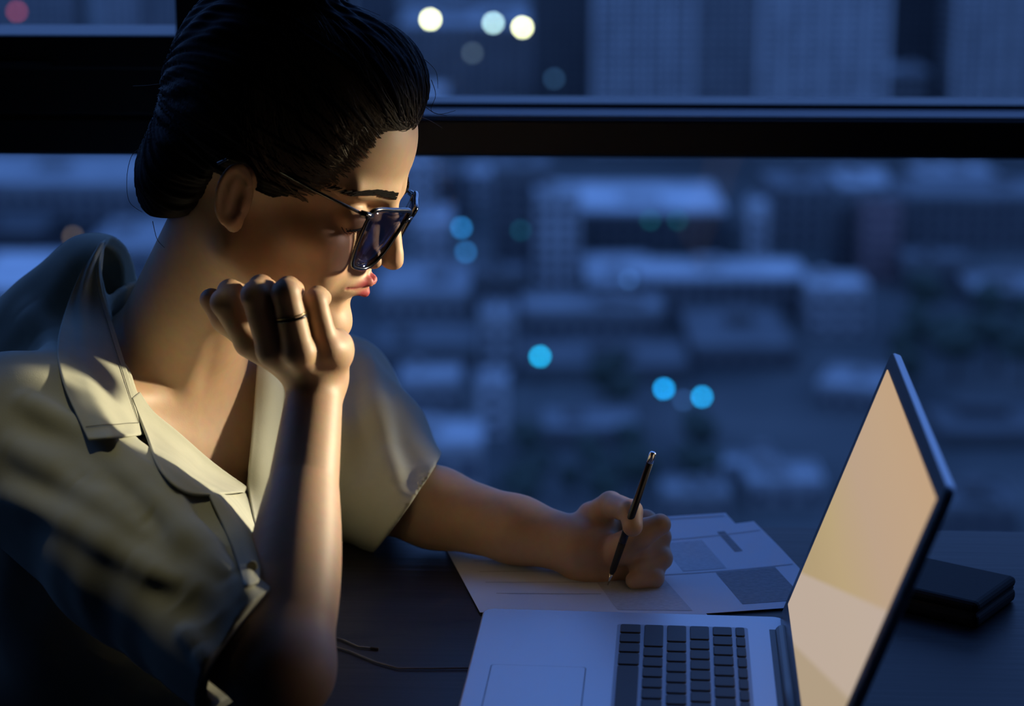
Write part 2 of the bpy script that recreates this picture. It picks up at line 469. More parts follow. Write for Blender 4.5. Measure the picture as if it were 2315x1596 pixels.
building(1180, 1500, 760, 705, 660, .16, .27, 'grey block with wide roof left of centre, above the lone cyan lamp')
building(1075, 1165, 840, 715, 690, .35, .35, 'pale facade block above and left of the lone cyan lamp')
building(850, 1070, 850, 790, 735, .12, .14, 'dark roofed block beside the far shirt sleeve')
building(905, 1040, 930, 865, 830, .25, .45, 'low pale roofed block beside the far sleeve, below the dark roof')
building(1078, 1148, 985, 870, 845, .46, .50, 'bright narrow block left of the dark park')
building(900, 1090, 1150, 1010, 955, .28, .50, 'pale roofed corner block above the writing forearm', wins=(5, 5))
building(1230, 1440, 1010, 975, 925, .10, .22, 'dim flat roof among the dark trees')
building(1180, 1560, 860, 835, 770, .10, .12, 'dark low shed roof right of the lone cyan lamp')
building(1600, 1760, 1090, 1060, 1040, .22, .36, 'low pale shed right of the pen')
building(1690, 1860, 1145, 1095, 1050, .22, .40, 'low pale roofed shed beside the laptop lid edge')
building(1500, 1650, 1180, 1120, 1090, .18, .30, 'low grey shed above the printed pages')
building(1845, 2000, 930, 880, 835, .18, .36, 'sloping bright roof just left of the laptop lid tip', rot=-20)
building(2130, 2420, 1010, 985, 920, .06, .09, 'very dark flat roof right of the laptop lid')
building(2090, 2300, 1210, 1150, 1100, .10, .15, 'dark low roof behind the right end of the desk')
building(-200, 330, 540, 420, 352, .18, .30, 'wide blue roofed building left of the hair, below the left transom', wins=(3.5, 4.5))
building(-160, 90, 600, 530, 480, .05, .06, 'dark block at the left edge below the wide blue roof')
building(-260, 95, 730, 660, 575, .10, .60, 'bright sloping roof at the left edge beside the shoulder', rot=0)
building(190, 420, 660, 570, 500, .20, .30, 'grey roofed block behind the nape')

resolve()
# --- trees in the dark park
m_leaf = mat('night_foliage', (0.022, 0.035, 0.025), .9, noise=(.6, (0.035, 0.05, 0.035)))
m_bark = mat('bark', (0.05, 0.04, 0.03), .9)
def tree_meshes(seed):
    r = random.Random(seed); mb = MB()
    import bmesh
    bm = bmesh.new()
    for i in range(9):
        a = r.uniform(0, 6.3); d = r.uniform(0, 2.6); z = r.uniform(5, 9)
        mm = Matrix.Translation((d * math.cos(a), d * math.sin(a), z)) @ Matrix.Diagonal((r.uniform(1.6, 2.8), r.uniform(1.6, 2.8), r.uniform(1.3, 2.2), 1))
        bmesh.ops.create_icosphere(bm, subdivisions=2, radius=1, matrix=mm)
    for v in bm.verts: v.co += Vector((r.uniform(-.25, .25), r.uniform(-.25, .25), r.uniform(-.2, .2)))
    me = bpy.data.meshes.new('crown'); bm.to_mesh(me); bm.free(); me.materials.append(m_leaf)
    return me
crowns = [tree_meshes(s) for s in range(4)]
_tr = MB().tube([(0, 0, 0), (.1, 0, 3), (0, .1, 6)], [.4, .3, .15], 8)
_tm = None; _pl = []
def tree(px, py, s, label, group):
    global _tm
    c = cp(px, py, GZ)
    if any((c[0] - a) ** 2 + (c[1] - b) ** 2 < (4.9 * (s + r_)) ** 2 for a, b, r_ in _pl): return
    for q in specs:
        p_ = RZ.inverted() @ Vector((c[0], c[1], 0))
        if q['a'] - 5.5 * s < p_.x < q['b'] + 5.5 * s and q['D'] - 5.5 * s < p_.y < q['D'] + q['dep'] + 5.5 * s: return
    _pl.append((c[0], c[1], s))
    t = empty('tree', (c[0], c[1], GZ), random.uniform(0, 6)); t.scale = (s, s, s)
    tag(t, label, 'tree', group)
    link('crown', random.choice(crowns), None, t)
    if _tm is None: _tm = _tr.build('trunk', m_bark, t, smooth=True).data
    else: link('trunk', _tm, None, t)
def tree_spot(i):
    while True:
        x, y = random.uniform(1160, 1590), random.uniform(900, 1180)
        if (abs(x - 1545) > 75 or y > 1000) and (abs(x - 1221) > 75 or y > 1010): return x, y
for i in range(150):
    tree(*tree_spot(i), random.uniform(.6, 1.3), 'dark rounded tree of the unlit park below the lone cyan lamp', 'trees of the central park')
for i in range(70):
    tree(random.uniform(2030, 2330), random.uniform(730, 900), random.uniform(.8, 1.5), 'dark tree of the black grove right of the laptop lid', 'trees of the right grove')

# --- city lamps (out of focus discs in the photograph)
m_pole = mat('lamp_pole', (0.08, 0.08, 0.09), .5, .8)
def lamp(px, py, col, st, label, size=12, hgt=9., cat='lamp'):
    zl = GZ + hgt; c = cp(px, py, zl); D = cdist(py, zl)
    r = size / 2 / F_PX * D * .99
    t = empty('street_lamp', (c[0], c[1], GZ)); tag(t, label, cat)
    MB().tube([(0, 0, 0), (0, 0, hgt * .6), (0, 0, hgt - r)], [.14, .1, .08], 8).build('pole', m_pole, t, smooth=True)
    MB().tube([(0, 0, hgt - r * 1.25), (0, 0, hgt - r * .75)], [r * .35, r * .5], 12).build('lamp_holder', m_pole, t, smooth=True)
    import bmesh
    bm = bmesh.new(); bmesh.ops.create_uvsphere(bm, u_segments=16, v_segments=10, radius=r, matrix=Matrix.Translation((0, 0, hgt)))
    for f in bm.faces: f.smooth = True
    me = bpy.data.meshes.new('lamp_globe'); bm.to_mesh(me); bm.free()
    link('lamp_globe', me, mat('lamp_glow', col, .5, emis=(col, st)), t)
K = 1.0
lamp(973, 44, (1, .97, .52), 30, 'warm white lamp, leftmost of the three bright discs in the upper pane', hgt=46)
lamp(1115, 52, (.55, .80, .76), 17, 'pale greenish lamp, middle of the three bright discs in the upper pane', hgt=46)
lamp(1181, 62, (1, .97, .54), 30, 'warm white lamp, rightmost of the three bright discs in the upper pane', hgt=41)
lamp(1043, 515, (.03, .30, .75), 8, 'blue lamp right of the glasses, upper one of the close pair')
lamp(1053, 570, (.04, .26, .62), 6, 'blue lamp right of the glasses, lower one of the close pair')
lamp(1221, 806, (.008, .55, .95), 14, 'lone cyan lamp in the middle of the lower pane')
lamp(1501, 879, (.01, .42, .95), 16, 'cyan blue lamp, left of the two bright ones above the pen', hgt=18)
lamp(1587, 897, (.01, .42, .88), 15, 'cyan blue lamp, right of the two bright ones above the pen', hgt=18)
lamp(1545, 905, (.08, .22, .5), 2.4, 'faint blue lamp between the two bright ones above the pen', hgt=17)
lamp(1422, 632, (.10, .25, .6), 2.6, 'faint blue lamp on the pale forecourt, centre')
lamp(1177, 521, (.01, .20, .25), 2, 'very dim teal lamp in the dark block', hgt=27)
lamp(1253, 178, (.10, .26, .45), 2, 'dim blue lamp in the upper pane left of the pale tower', hgt=28)
lamp(1068, 120, (.3, .4, .42), 2, 'dim whitish lamp below the greenish lamp', hgt=31)
lamp(1470, 498, (.01, .25, .22), 1.6, 'dim teal lamp under the bright roof beam, left of two', hgt=14)
lamp(1532, 498, (.01, .25, .22), 1.4, 'dim teal lamp under the bright roof beam, right of two', hgt=14)
lamp(165, 535, (.55, .36, .22), 2.0, 'dim orange lamp left of the collar')
lamp(38, 26, (.8, .12, .16), 3.2, 'dim red lamp in the upper left corner pane', hgt=52)
# ================================================================== desk
m_desk = mat('dark_desk_wood', (0.014, 0.014, 0.016), .45, spec=.22, noise=(3, (0.022, 0.021, 0.023), (1, 14, 1)), bump=(5, .15, .002, (1, 30, 1)))
desk = empty('desk', (0.55, 1.2, 0), math.radians(-1.3)); tag(desk, 'dark wooden desk under the laptop and papers, beside the window', 'desk')
dx0, dx1, dy0, dy1 = -.785, .95, -.38, .508
yb = [dy0, dy1]
for i in range(1):                            # tabletop boards, grooves between
    MB().box(dx0, dx1, yb[i] + .0006, yb[i + 1] - .0006, TT - .03, TT).build('tabletop', m_desk, desk, bevel=.0012)
MB().box(dx0 + .04, dx1 - .04, dy0 + .04, dy0 + .06, TT - .1, TT - .03).build('apron', m_desk, desk)
MB().box(dx0 + .04, dx1 - .04, dy1 - .06, dy1 - .04, TT - .1, TT - .03).build('apron', m_desk, desk)
for x in (dx0 + .06, dx1 - .06):
    for y in (dy0 + .06, dy1 - .06):
        MB().box(x - .025, x + .025, y - .025, y + .025, 0, TT - .03).build('leg', m_desk, desk, bevel=.002)

# ================================================================== laptop (frame: u front to back, v towards the camera)
LA = -math.radians(4.5825) + YAW
lo = W((-0.0215, 1.4826, 0))
LS = 1.0
laptop = empty('laptop', (lo[0], lo[1], TT), LA)
tag(laptop, 'open silver laptop with black keys and glowing screen, standing on the dark desk', 'laptop')
m_silver = mat('silver_aluminium', (0.50, 0.52, 0.56), .42, .75, bump=(900, .03, .0003))
m_key = mat('black_keys', (0.012, 0.013, 0.016), .55)
m_bezel = mat('black_glossy_bezel', (0.006, 0.006, 0.008), .25)
m_hinge = mat('black_hinge_plastic', (0.01, 0.01, 0.012), .4)
m_well = mat('key_well', (0.30, 0.31, 0.34), .5, .7)
BT = 0.013                                   # base thickness, top at z 0 relative to fit -> raised
def L(u, v, z): return (u, -v, z)
U0, U1, VW = 0.0, .2265, .325
kx0, kx1, ky0, ky1 = .1035, .1975, .0265, .2985
base = MB().prism([(u, -v) for u, v in rrect(U0, U1 - .0, 0, VW, .009)][::-1], .0015, BT).build('base', m_silver, laptop, bevel=.0012)
MB().prism([(u, -v) for u, v in rrect(U0 + .004, U1 - .006, .004, VW - .004, .009)][::-1], .0006, .0022).build('underside', m_hinge, laptop)
for fu in (.02, .2):
    for fv in (.03, .295): MB().tube([(fu, -fv, 0), (fu, -fv, .001)], .006, 12).build('foot', m_rubber, laptop)
# trackpad with a thin dark seam
MB().prism([(u, -v) for u, v in rrect(.0155, .0830, .1095, .2155, .003)][::-1], BT - .0003, BT + .00012).build('trackpad_seam', mat('seam_grey', (.10, .11, .14), .6), laptop)
MB().prism([(u, -v) for u, v in rrect(.0162, .0823, .1102, .2148, .0028)][::-1], BT - .0003, BT + .0003).build('trackpad', m_silver, laptop)
tag(bpy.data.objects['trackpad'])
MB().prism([(u, -v) for u, v in rrect(kx0 - .0012, kx1 + .0012, ky0 - .0012, ky1 + .0012, .003)][::-1], BT - .0003, BT + .00015).build('key_well', m_well, laptop)
# keys: rows from the front (space row) to the back (half-height function row)
rows_k = [(1.06, [1, 1, 1, 1.25, 5.1, 1.25, 1, 1, 1, 1]), (1, [2.35] + [1] * 10 + [2.2]), (1, [1.8] + [1] * 11 + [1.75]), (1, [1.5] + [1] * 12 + [1.05]),
          (1, [1] * 13 + [1.5]), (.56, [1.05] * 14)]
tot = sum(r[0] for r in rows_k); uu = kx0; g_ = .0014
for rh, ks in rows_k:
    du = (kx1 - kx0) * rh / tot; vv_ = ky0; sw = sum(ks)
    for k in ks:                              # v runs from the far side; the left end of the keyboard is the far side
        dv = (ky1 - ky0) * k / sw
        o_ = MB().prism([(a, -b) for a, b in rrect(uu + g_, uu + du - g_, vv_ + g_, vv_ + dv - g_, .0016, 2)][::-1], BT, BT + .0014).build('key', m_key, laptop, bevel=.0004, seg=1)
        vv_ += dv
    uu += du
# hinge barrel and notch strip
MB().tube([(.2245, -.030, BT - .001), (.2245, -.295, BT - .001)], .0062, 14).build('hinge', m_hinge, laptop, smooth=True)
MB().box(.2145, .2275, -.297, -.028, BT - .003, BT + .0004).build('hinge_recess', m_hinge, laptop)
# lid
LID_A = math.radians(19.7); LL = .222
lid = empty('lid', (.222, 0, BT - .004)); lid.parent = laptop; lid.rotation_euler = (0, LID_A, 0)
lid_shell = MB()
def lidprism(v0, v1, z0, z1, x0, x1, r):     # in lid frame: z up the lid, x thickness (front face at x=0 looks to -x)
    pts = rrect(v0, v1, z0, z1, r, 6); n = len(pts); mb = MB()
    vs = [(x0, -a, b) for a, b in pts] + [(x1, -a, b) for a, b in pts]
    return mb.add(vs, [tuple(range(n)), tuple(range(n, 2 * n))[::-1]] + [(i, n + i, n + (i + 1) % n, (i + 1) % n) for i in range(n)])
lidprism(0, VW, .004, LL + .003, .0006, .0062, .009).build('lid_shell', m_silver, lid, bevel=.001)
lidprism(.0008, VW - .0008, .0048, LL + .0022, 0, .0012, .008).build('bezel', m_bezel, lid)
# screen picture: warm page with a pale slanting panel
ms = bpy.data.materials.new('lit_screen'); ms.use_nodes = True; nt = ms.node_tree; nt.nodes.clear()
so = nt.nodes.new('ShaderNodeOutputMaterial'); em = nt.nodes.new('ShaderNodeEmission'); nt.links.new(em.outputs[0], so.inputs[0])
tc = nt.nodes.new('ShaderNodeTexCoord'); sp = nt.nodes.new('ShaderNodeSeparateXYZ'); nt.links.new(tc.outputs['Object'], sp.inputs[0])
def mth(op, a, b=None, c=None):
    n = nt.nodes.new('ShaderNodeMath'); n.operation = op
    for i, v in enumerate((a, b, c)):
        if v is None: continue
        if isinstance(v, (int, float)): n.inputs[i].default_value = v
        else: nt.links.new(v, n.inputs[i])
    return n.outputs[0]
def ramp(fac, els):
    r = nt.nodes.new('ShaderNodeValToRGB'); e = r.color_ramp.elements
    while len(e) < len(els): e.new(.5)
    for i, (p_, c_) in enumerate(els): e[i].position = p_; e[i].color = (*c_, 1)
    nt.links.new(fac, r.inputs[0]); return r.outputs[0]
vz = mth('DIVIDE', sp.outputs['Z'], .222); vy = mth('DIVIDE', mth('MULTIPLY', sp.outputs['Y'], -1), .325)
basec = ramp(vz, [(0, (.52, .40, .25)), (.30, (.55, .42, .22)), (.45, (.60, .46, .24)), (.65, (.62, .45, .31)), (.85, (.66, .46, .29)), (1, (.68, .45, .26))])
nz = nt.nodes.new('ShaderNodeTexNoise'); nz.inputs['Scale'].default_value = 14; nt.links.new(tc.outputs['Object'], nz.inputs['Vector'])
def mixc(f, a, b):
    m_ = nt.nodes.new('ShaderNodeMix'); m_.data_type = 'RGBA'
    if isinstance(f, (int, float)): m_.inputs[0].default_value = f
    else: nt.links.new(f, m_.inputs[0])
    for i, v in ((6, a), (7, b)):
        if isinstance(v, tuple): m_.inputs[i].default_value = (*v, 1)
        else: nt.links.new(v, m_.inputs[i])
    return m_.outputs[2]
c1 = mixc(mth('MULTIPLY', nz.outputs['Fac'], .35), basec, (.64, .43, .30))
# slanting pale panel: below the line from (v=0,z=.36) to (v=.55,z=.42)
edge = mth('SUBTRACT', mth('ADD', .20, mth('MULTIPLY', vy, .45)), vz)
f1 = mth('MULTIPLY', mth('SMOOTH_MIN', mth('MULTIPLY', edge, 60), 1, .1), 1); f1 = mth('MAXIMUM', f1, 0)
c2 = mixc(mth('MULTIPLY', f1, .8), c1, (.66, .53, .45))
edge2 = mth('SUBTRACT', mth('SUBTRACT', mth('MULTIPLY', vy, .39), .01), vz)
f2 = mth('MAXIMUM', mth('MINIMUM', mth('MULTIPLY', edge2, 50), 1), 0)
c3 = mixc(mth('MULTIPLY', f2, .6), c2, (.48, .36, .20))
nt.links.new(c3, em.inputs[0]); em.inputs[1].default_value = .8
lidprism(.013, VW - .013, .020, LL - .009, -.0004, .0002, .001).build('screen', ms, lid)
bpy.context.view_layer.update()

# ================================================================== papers and the black case
def rough_paper(name, m): pass
def sheet(name, pts, z, m, label, group=None, th=.0004, prints=(), curl=.0):
    """a sheet of paper lying on the desk; pts are its corners in pixels, its outline is real size on the desk"""
    q = [W(PZ(x, y, z)) for x, y in pts]
    c = sum(q, Vector()) / len(q); c.z = TT + z
    mb = MB()
    def bil(s, t):
        a = q[0].lerp(q[1], s); b = q[3].lerp(q[2], s); return a.lerp(b, t)
    N = 12; vs = []; fs = []
    for lay in (1, 0):
        for i in range(N + 1):
            for j in range(N + 1):
                p = bil(i / N, j / N) - c
                p.z = lay * th + curl * ((i / N - .5) ** 2 * 4) * (.5 + .5 * math.sin(j / N * 5)) * .5
                vs.append(tuple(p))
    M1 = (N + 1) ** 2
    for i in range(N):
        for j in range(N):
            a = i * (N + 1) + j
            fs.append((a, a + N + 1, a + N + 2, a + 1)); fs.append((M1 + a, M1 + a + 1, M1 + a + N + 2, M1 + a + N + 1))
    rim = [i * (N + 1) for i in range(N + 1)] + [N * (N + 1) + j for j in range(1, N + 1)] + [i * (N + 1) + N for i in range(N - 1, -1, -1)] + [j for j in range(N - 1, 0, -1)]
    for a, b in zip(rim, rim[1:] + rim[:1]): fs.append((a, M1 + a, M1 + b, b))
    mb.add(vs, fs)
    r = empty(name, c); tag(r, label, 'paper', group)
    mb.build('page', m, r, smooth=False)
    for (s0, s1, t0, t1, pm) in prints:
        m2 = MB(); K_ = 6; v2 = []
        for i in range(K_ + 1):
            for j in (0, 1):
                p = bil(s0 + (s1 - s0) * i / K_, t0 + (t1 - t0) * j) - c
                s_ = s0 + (s1 - s0) * i / K_; t_ = t0 + (t1 - t0) * j
                p.z = th + .0002 + curl * ((s_ - .5) ** 2 * 4) * (.5 + .5 * math.sin(t_ * 5)) * .5
                v2.append(tuple(p))
        m2.add(v2, [(2 * i, 2 * i + 2, 2 * i + 3, 2 * i + 1) for i in range(K_)])
        m2.build('printed_block', pm, r)
    return r
m_paper = mat('white_paper', (0.70, 0.76, 0.86), .75, noise=(4, (0.67, 0.73, 0.83)))
m_ink = mat('grey_print', (0.17, 0.19, 0.22), .7, noise=(220, (0.26, 0.28, 0.32), (1, 3, 1)))
m_ink2 = mat('pale_print', (0.42, 0.47, 0.55), .7, noise=(260, (0.54, 0.59, 0.67), (1, 3, 1)))
m_rule = mat('ruled_line', (0.36, 0.37, 0.42), .7)
sheet('paper_sheet', [(1455, 1172), (1640, 1160), (1835, 1372), (1560, 1385)], .0005, m_paper, 'lower printed sheet showing its top edge beyond the writing hand',
      prints=[(.05, .95, .03, .04, m_rule)])
sheet('paper_sheet', [(1420, 1210), (1704, 1181), (1885, 1368), (1560, 1390)], .0013, m_paper, 'printed sheet with two grey blocks lying right of the writing hand',
      prints=[(.18, .50, .16, .52, m_ink2), (.40, .84, .56, .93, m_ink), (.66, .72, .08, .34, m_ink), (.02, .98, .545, .553, m_rule), (.10, .98, .12, .128, m_rule)], curl=.003)
sheet('paper_sheet', [(1000, 1225), (1440, 1215), (1600, 1392), (1085, 1385)], .0020, m_paper, 'white sheet being written on, under the left forearm',
      prints=[(.10, .60, .30, .306, m_rule), (.10, .60, .45, .456, m_rule), (.10, .62, .60, .606, m_rule), (.12, .6, .75, .756, m_rule), (.62, .95, .1, .95, m_ink2)], curl=.0)
# black padded case right of the laptop lid
bc = cpt = W(PZ(2128, 1362, 0)); 
m_case = mat('black_leather_case', (0.005, 0.005, 0.006), .7, spec=.25, bump=(400, .15, .0006))
cs = empty('case', (bc[0], bc[1], TT), math.radians(-34)); tag(cs, 'small black box shaped case on the desk behind the laptop lid', 'case')
MB().box(-.046, .046, -.038, .038, 0, .011).build('lower_shell', m_case, cs, bevel=.004, seg=3)
MB().box(-.046, .046, -.038, .038, .0118, .021).build('upper_shell', m_case, cs, bevel=.005, seg=3)
MB().box(-.044, .044, -.036, .036, .0105, .0123).build('zip', m_rubber, cs)

# ================================================================== unseen spot lamp, added to light the woman from the right
m_lampm = mat('matte_black_lamp', (.015, .015, .016), .5, .5)
LPp = np.array([.86, 1.80, .40]); LTp = np.array([-.155, 1.485, .185])
lw_ = W((LPp[0], LPp[1], 0)); rl = empty('added_spot_lamp', (lw_[0], lw_[1], Z1)); tag(rl, 'added black shaded spot lamp beside the window, out of view, lighting the woman', 'lamp')
MI = Matrix.Translation(-Vector(rl.location)) @ M_W
hd = Vector((LTp - LPp)).normalized(); hp = Vector(LPp)
MB().tube([hp - hd * .10, hp - hd * .09, hp - hd * .04, hp + hd * .03], [.012, .03, .045, .055], 24).build('lamp_shade', m_lampm, rl, smooth=True, M=MI) if False else None
sh = MB(); n_ = 28; pr = [(-.10, .012), (-.095, .030), (-.05, .045), (.035, .056), (.035, .053), (-.05, .042), (-.09, .028)]
uu_ = hd.orthogonal().normalized(); vv2 = hd.cross(uu_)
vs = [hp + hd * a + (uu_ * math.cos(2 * math.pi * j / n_) + vv2 * math.sin(2 * math.pi * j / n_)) * r for a, r in pr for j in range(n_)]
sh.add(vs, [(i * n_ + j, i * n_ + (j + 1) % n_, (i + 1) * n_ + (j + 1) % n_, (i + 1) * n_ + j) for i in range(len(pr) - 1) for j in range(n_)])
sh.build('lamp_shade', m_lampm, rl, smooth=True, M=MI)
MB().tube([hp - hd * .085, hp - hd * .05, hp - hd * .03], [.012, .018, .010], 16).build('bulb', mat('added_lit_bulb', (1, .85, .6), .5, emis=((1, .80, .5), 6)), rl, smooth=True, M=MI)
zc_ = Z1 - TT
MB().tube([hp - hd * .10, hp - hd * .12 + Vector((0, 0, .03)), Vector((hp.x + .05, hp.y + .02, hp.z + .20)), Vector((hp.x + .05, hp.y + .02, zc_ - .03))], [.008, .009, .009, .009], 10).build('drop_rod', m_lampm, rl, smooth=True, M=MI)
MB().tube([(hp.x + .05, hp.y + .02, zc_ - .03), (hp.x + .05, hp.y + .02, zc_ - .001)], [.05, .055], 24).build('ceiling_rose', m_lampm, rl, M=MI)
sp_ = bpy.data.lights.new('added_spot_light', 'SPOT'); sp_.energy = 105; sp_.color = (1.0, .87, .60); sp_.spot_size = math.radians(21); sp_.spot_blend = .6; sp_.shadow_soft_size = .045
spo = bpy.data.objects.new('added_spot_light', sp_); C.objects.link(spo); spo.parent = rl
spo.location = MI @ (hp + hd * .02); spo.rotation_euler = (RZ.to_3x3() @ hd).to_track_quat('-Z', 'Y').to_euler()

# unseen ceiling light, added to bring light onto the near sleeve
dlp = np.array([-.30, 1.34, 1.93]); dlt = np.array([-.305, 1.375, .12]); dw = W(dlp)
dl = empty('added_ceiling_light', (dw[0], dw[1], Z1)); tag(dl, 'added small round ceiling light above the woman, out of view, lighting her sleeve', 'lamp')
MB().tube([(math.cos(a) * .05, math.sin(a) * .05, -.004) for a in np.linspace(0, 2 * math.pi, 32, endpoint=False)], .006, 8, closed=True).build('trim_ring', m_alu, dl, smooth=True)
MB().tube([(0, 0, -.003), (0, 0, 0)], .030, 24).build('lens', mat('added_downlight_lens', (1, .85, .6), .5, emis=((1, .85, .55), 3)), dl)
s2 = bpy.data.lights.new('added_downlight', 'SPOT'); s2.energy = 19; s2.color = (1.0, .90, .56); s2.spot_size = math.radians(9.6); s2.spot_blend = .7; s2.shadow_soft_size = .03
s2o = bpy.data.objects.new('added_downlight', s2); C.objects.link(s2o); s2o.parent = dl; s2o.location = (0, 0, -.012)
s2o.rotation_euler = (W(dlt) - Vector((dw[0], dw[1], Z1 - .012))).to_track_quat('-Z', 'Y').to_euler()

# thin cable lying on the desk left of the laptop
for k_, pts_ in enumerate(([(735, 1455), (790, 1472), (850, 1497), (900, 1511), (975, 1511), (1062, 1510), (1100, 1511)], [(735, 1436), (775, 1446), (810, 1462), (838, 1465)])):
    w_ = [W(PZ(x, y, .0012)) for x, y in pts_]; c0 = w_[0].copy(); c0.z = TT
    cb = empty('cable', c0); tag(cb, ('thin grey cable running over the desk into the left side of the laptop', 'short loose end of thin grey cable on the desk beside the forearm')[k_], 'cable')
    MB().tube([p - c0 for p in w_], .0008, 8).build('cord', mat('grey_cable', (.10, .10, .11), .5), cb, smooth=True)
    MB().tube([w_[-1] - c0, w_[-1] - c0 + (w_[-1] - w_[-2]).normalized() * .006], .0011, 8).build('tip', m_rubber, cb, smooth=True)
# ================================================================== the woman
def eul(yaw, pitch, roll):
    a, b, c = [math.radians(t) for t in (yaw, pitch, roll)]
    Rz = np.array([[math.cos(a), -math.sin(a), 0], [math.sin(a), math.cos(a), 0], [0, 0, 1]])
    Ry = np.array([[math.cos(b), 0, math.sin(b)], [0, 1, 0], [-math.sin(b), 0, math.cos(b)]])
    Rx = np.array([[1, 0, 0], [0, math.cos(c), -math.sin(c)], [0, math.sin(c), math.cos(c)]])
    return Rz @ Ry @ Rx
HR = eul(-14.5, 22.4, 1.0)
HS = 0.965
_o = np.array([-.1848, 1.6285, .305 - .572])
HO = _o * HS + np.array([-.0052, 0, EYE])
def h2p(q): return (np.asarray(q, float) * HS) @ HR.T + HO          # head frame -> person frame
def p2h(p): return ((p - HO.astype(np.float32)) @ HR.astype(np.float32)) / HS
def sym(q):
    r = q.copy(); r[:, 1] = np.abs(r[:, 1]); return r

def head_local(q):
    """q in head frame (x forward, y left, z up; origin between the ear canals)"""
    s = sym(q)
    d = ell(q, (-.008, 0, .052), (.092, .074, .084))
    d = smin(d, ell(q, (.040, 0, .056), (.060, .062, .062)), .02)             # forehead
    d = smin(d, ell(q, (.046, 0, -.020), (.046, .056, .060)), .02)            # mid face
    d = smin(d, cap(s, (.004, .046, -.050), (.082, .012, -.092), .013, .014), .028)   # jaw
    d = smin(d, ell(q, (.050, 0, -.070), (.040, .036, .028)), .015)
    d = smin(d, ell(q, (.0865, 0, -.0885), (.0155, .017, .0145)), .014)         # chin
    d = smin(d, ell(s, (.058, .041, -.014), (.026, .020, .017)), .014)        # cheekbone
    d = smin(d, ell(s, (.066, .030, -.040), (.022, .021, .024)), .014)        # cheek
    d = smin(d, cap(s, (.093, .008, .033), (.078, .046, .036), .0085, .006), .012)    # brow ridge
    # eye sockets, lids
    d = smax(d, -ell(s, (.102, .031, .012), (.020, .018, .0135)), .012)
    d = smin(d, ell(s, (.0765, .031, .010), (.0142, .0150, .0135)), .004)
    # nose
    n = cap(q, (.0935, 0, .026), (.1130, 0, -.010), .0075, .0070)
    n = smin(n, ell(q, (.1135, 0, -.0180), (.0100, .0086, .0080)), .006)
    n = smin(n, ell(s, (.1010, .0118, -.0215), (.0095, .0062, .0068)), .005)
    n = smin(n, cap(s, (.088, .010, .010), (.098, .011, -.014), .008, .007), .008)
    n = smax(n, -ell(s, (.1040, .0065, -.0282), (.0060, .0032, .0030)), .002)
    d = smin(d, n, .007)
    # mouth
    d = smin(d, ell(q, (.083, 0, -.046), (.0195, .027, .022)), .010)
    up = smin(cap(s, (.1040, .0030, -.0408), (.0915, .0225, -.0468), .0040, .0020), cap(q, (.1040, -.003, -.0415), (.1040, .003, -.0415), .0038), .003)
    lw = cap(s, (.1022, 0, -.0525), (.0912, .0205, -.0480), .0050, .0022)
    d = smin(d, up, .0035); d = smin(d, lw, .0035)
    d = smax(d, -cap(s, (.1100, 0, -.0468), (.0935, .0235, -.0478), .0009, .0007), .0022)
    d = smax(d, -ell(q, (.1055, 0, -.0338), (.0045, .0030, .0070)), .004)     # philtrum
    d = smax(d, -ell(q, (.1000, 0, -.0635), (.0060, .0130, .0048)), .008)     # under the lower lip
    # ear
    e = (s - A(.000, .0725, -.002)) / A(.70, .84, .84)
    ca, sa = math.cos(-.25), math.sin(-.25)
    ex = e[:, 0] * ca - e[:, 2] * sa; ez = e[:, 0] * sa + e[:, 2] * ca
    ey = e[:, 1] - .0030 + ex * .45
    e2 = np.stack([ex, ey, ez], 1)
    ear = ell(e2, (0, 0, 0.002), (.0165, .0060, .0290))
    rr = np.sqrt((ex / .0150) ** 2 + ((ez - .004) / .0260) ** 2)
    rim = np.sqrt(((rr - 1) * .0175) ** 2 + (ey - .0045) ** 2) - .0030
    cut = ex > .0095
    rim = np.where(cut & (ez < .012), 1.0, rim)
    ear = smax(ear, -ell(e2, (.0015, .0075, .002), (.0095, .0065, .0185)), .003)
    ear = smin(ear, rim, .003)
    ear = smin(ear, cap(e2, (-.006, .002, -.012), (-.002, .0042, .014), .0024, .0020), .003)   # antihelix
    ear = smin(ear, ell(e2, (.0035, .001, -.0245), (.0070, .0042, .0075)), .004)               # lobe
    ear = smin(ear, ell(e2, (.0105, .0015, -.004), (.0038, .0032, .0060)), .003)               # tragus
    d = smin(d, ear * .84, .004)
    return d * HS

def head_fn(p): return head_local(p2h(p))

# ---- skeleton points (person frame)
RSH = P(45, 1000, 1.50); REL = P(636, 1512, 1.290); RWR = P(716, 850, 1.455)
LSH = P(742, 905, 1.76); LEL = P(850, 1112, 1.672); LWR = P(1310, 1236, 1.585)
NB = np.array([-.288, 1.675, .133])                 # neck base
NT = h2p((-.018, 0, -.045))
PEL = np.array([-.44, 1.79, -.24])
RH = dict(mcp=[P(566, 772, 1.452), P(617, 792, 1.430), P(676, 796, 1.420), P(738, 788, 1.432)],
          pip=[P(508, 684, 1.445), P(578, 668, 1.428), P(646, 664, 1.422), P(712, 684, 1.436)],
          dip=[P(520, 660, 1.470), P(590, 651, 1.452), P(652, 654, 1.446), P(718, 672, 1.458)],
          tip=[P(540, 660, 1.484), P(604, 654, 1.472), P(664, 656, 1.466), P(728, 674, 1.474)],
          th=[P(660, 826, 1.462), P(575, 770, 1.490), P(512, 720, 1.500), P(478, 678, 1.505)])
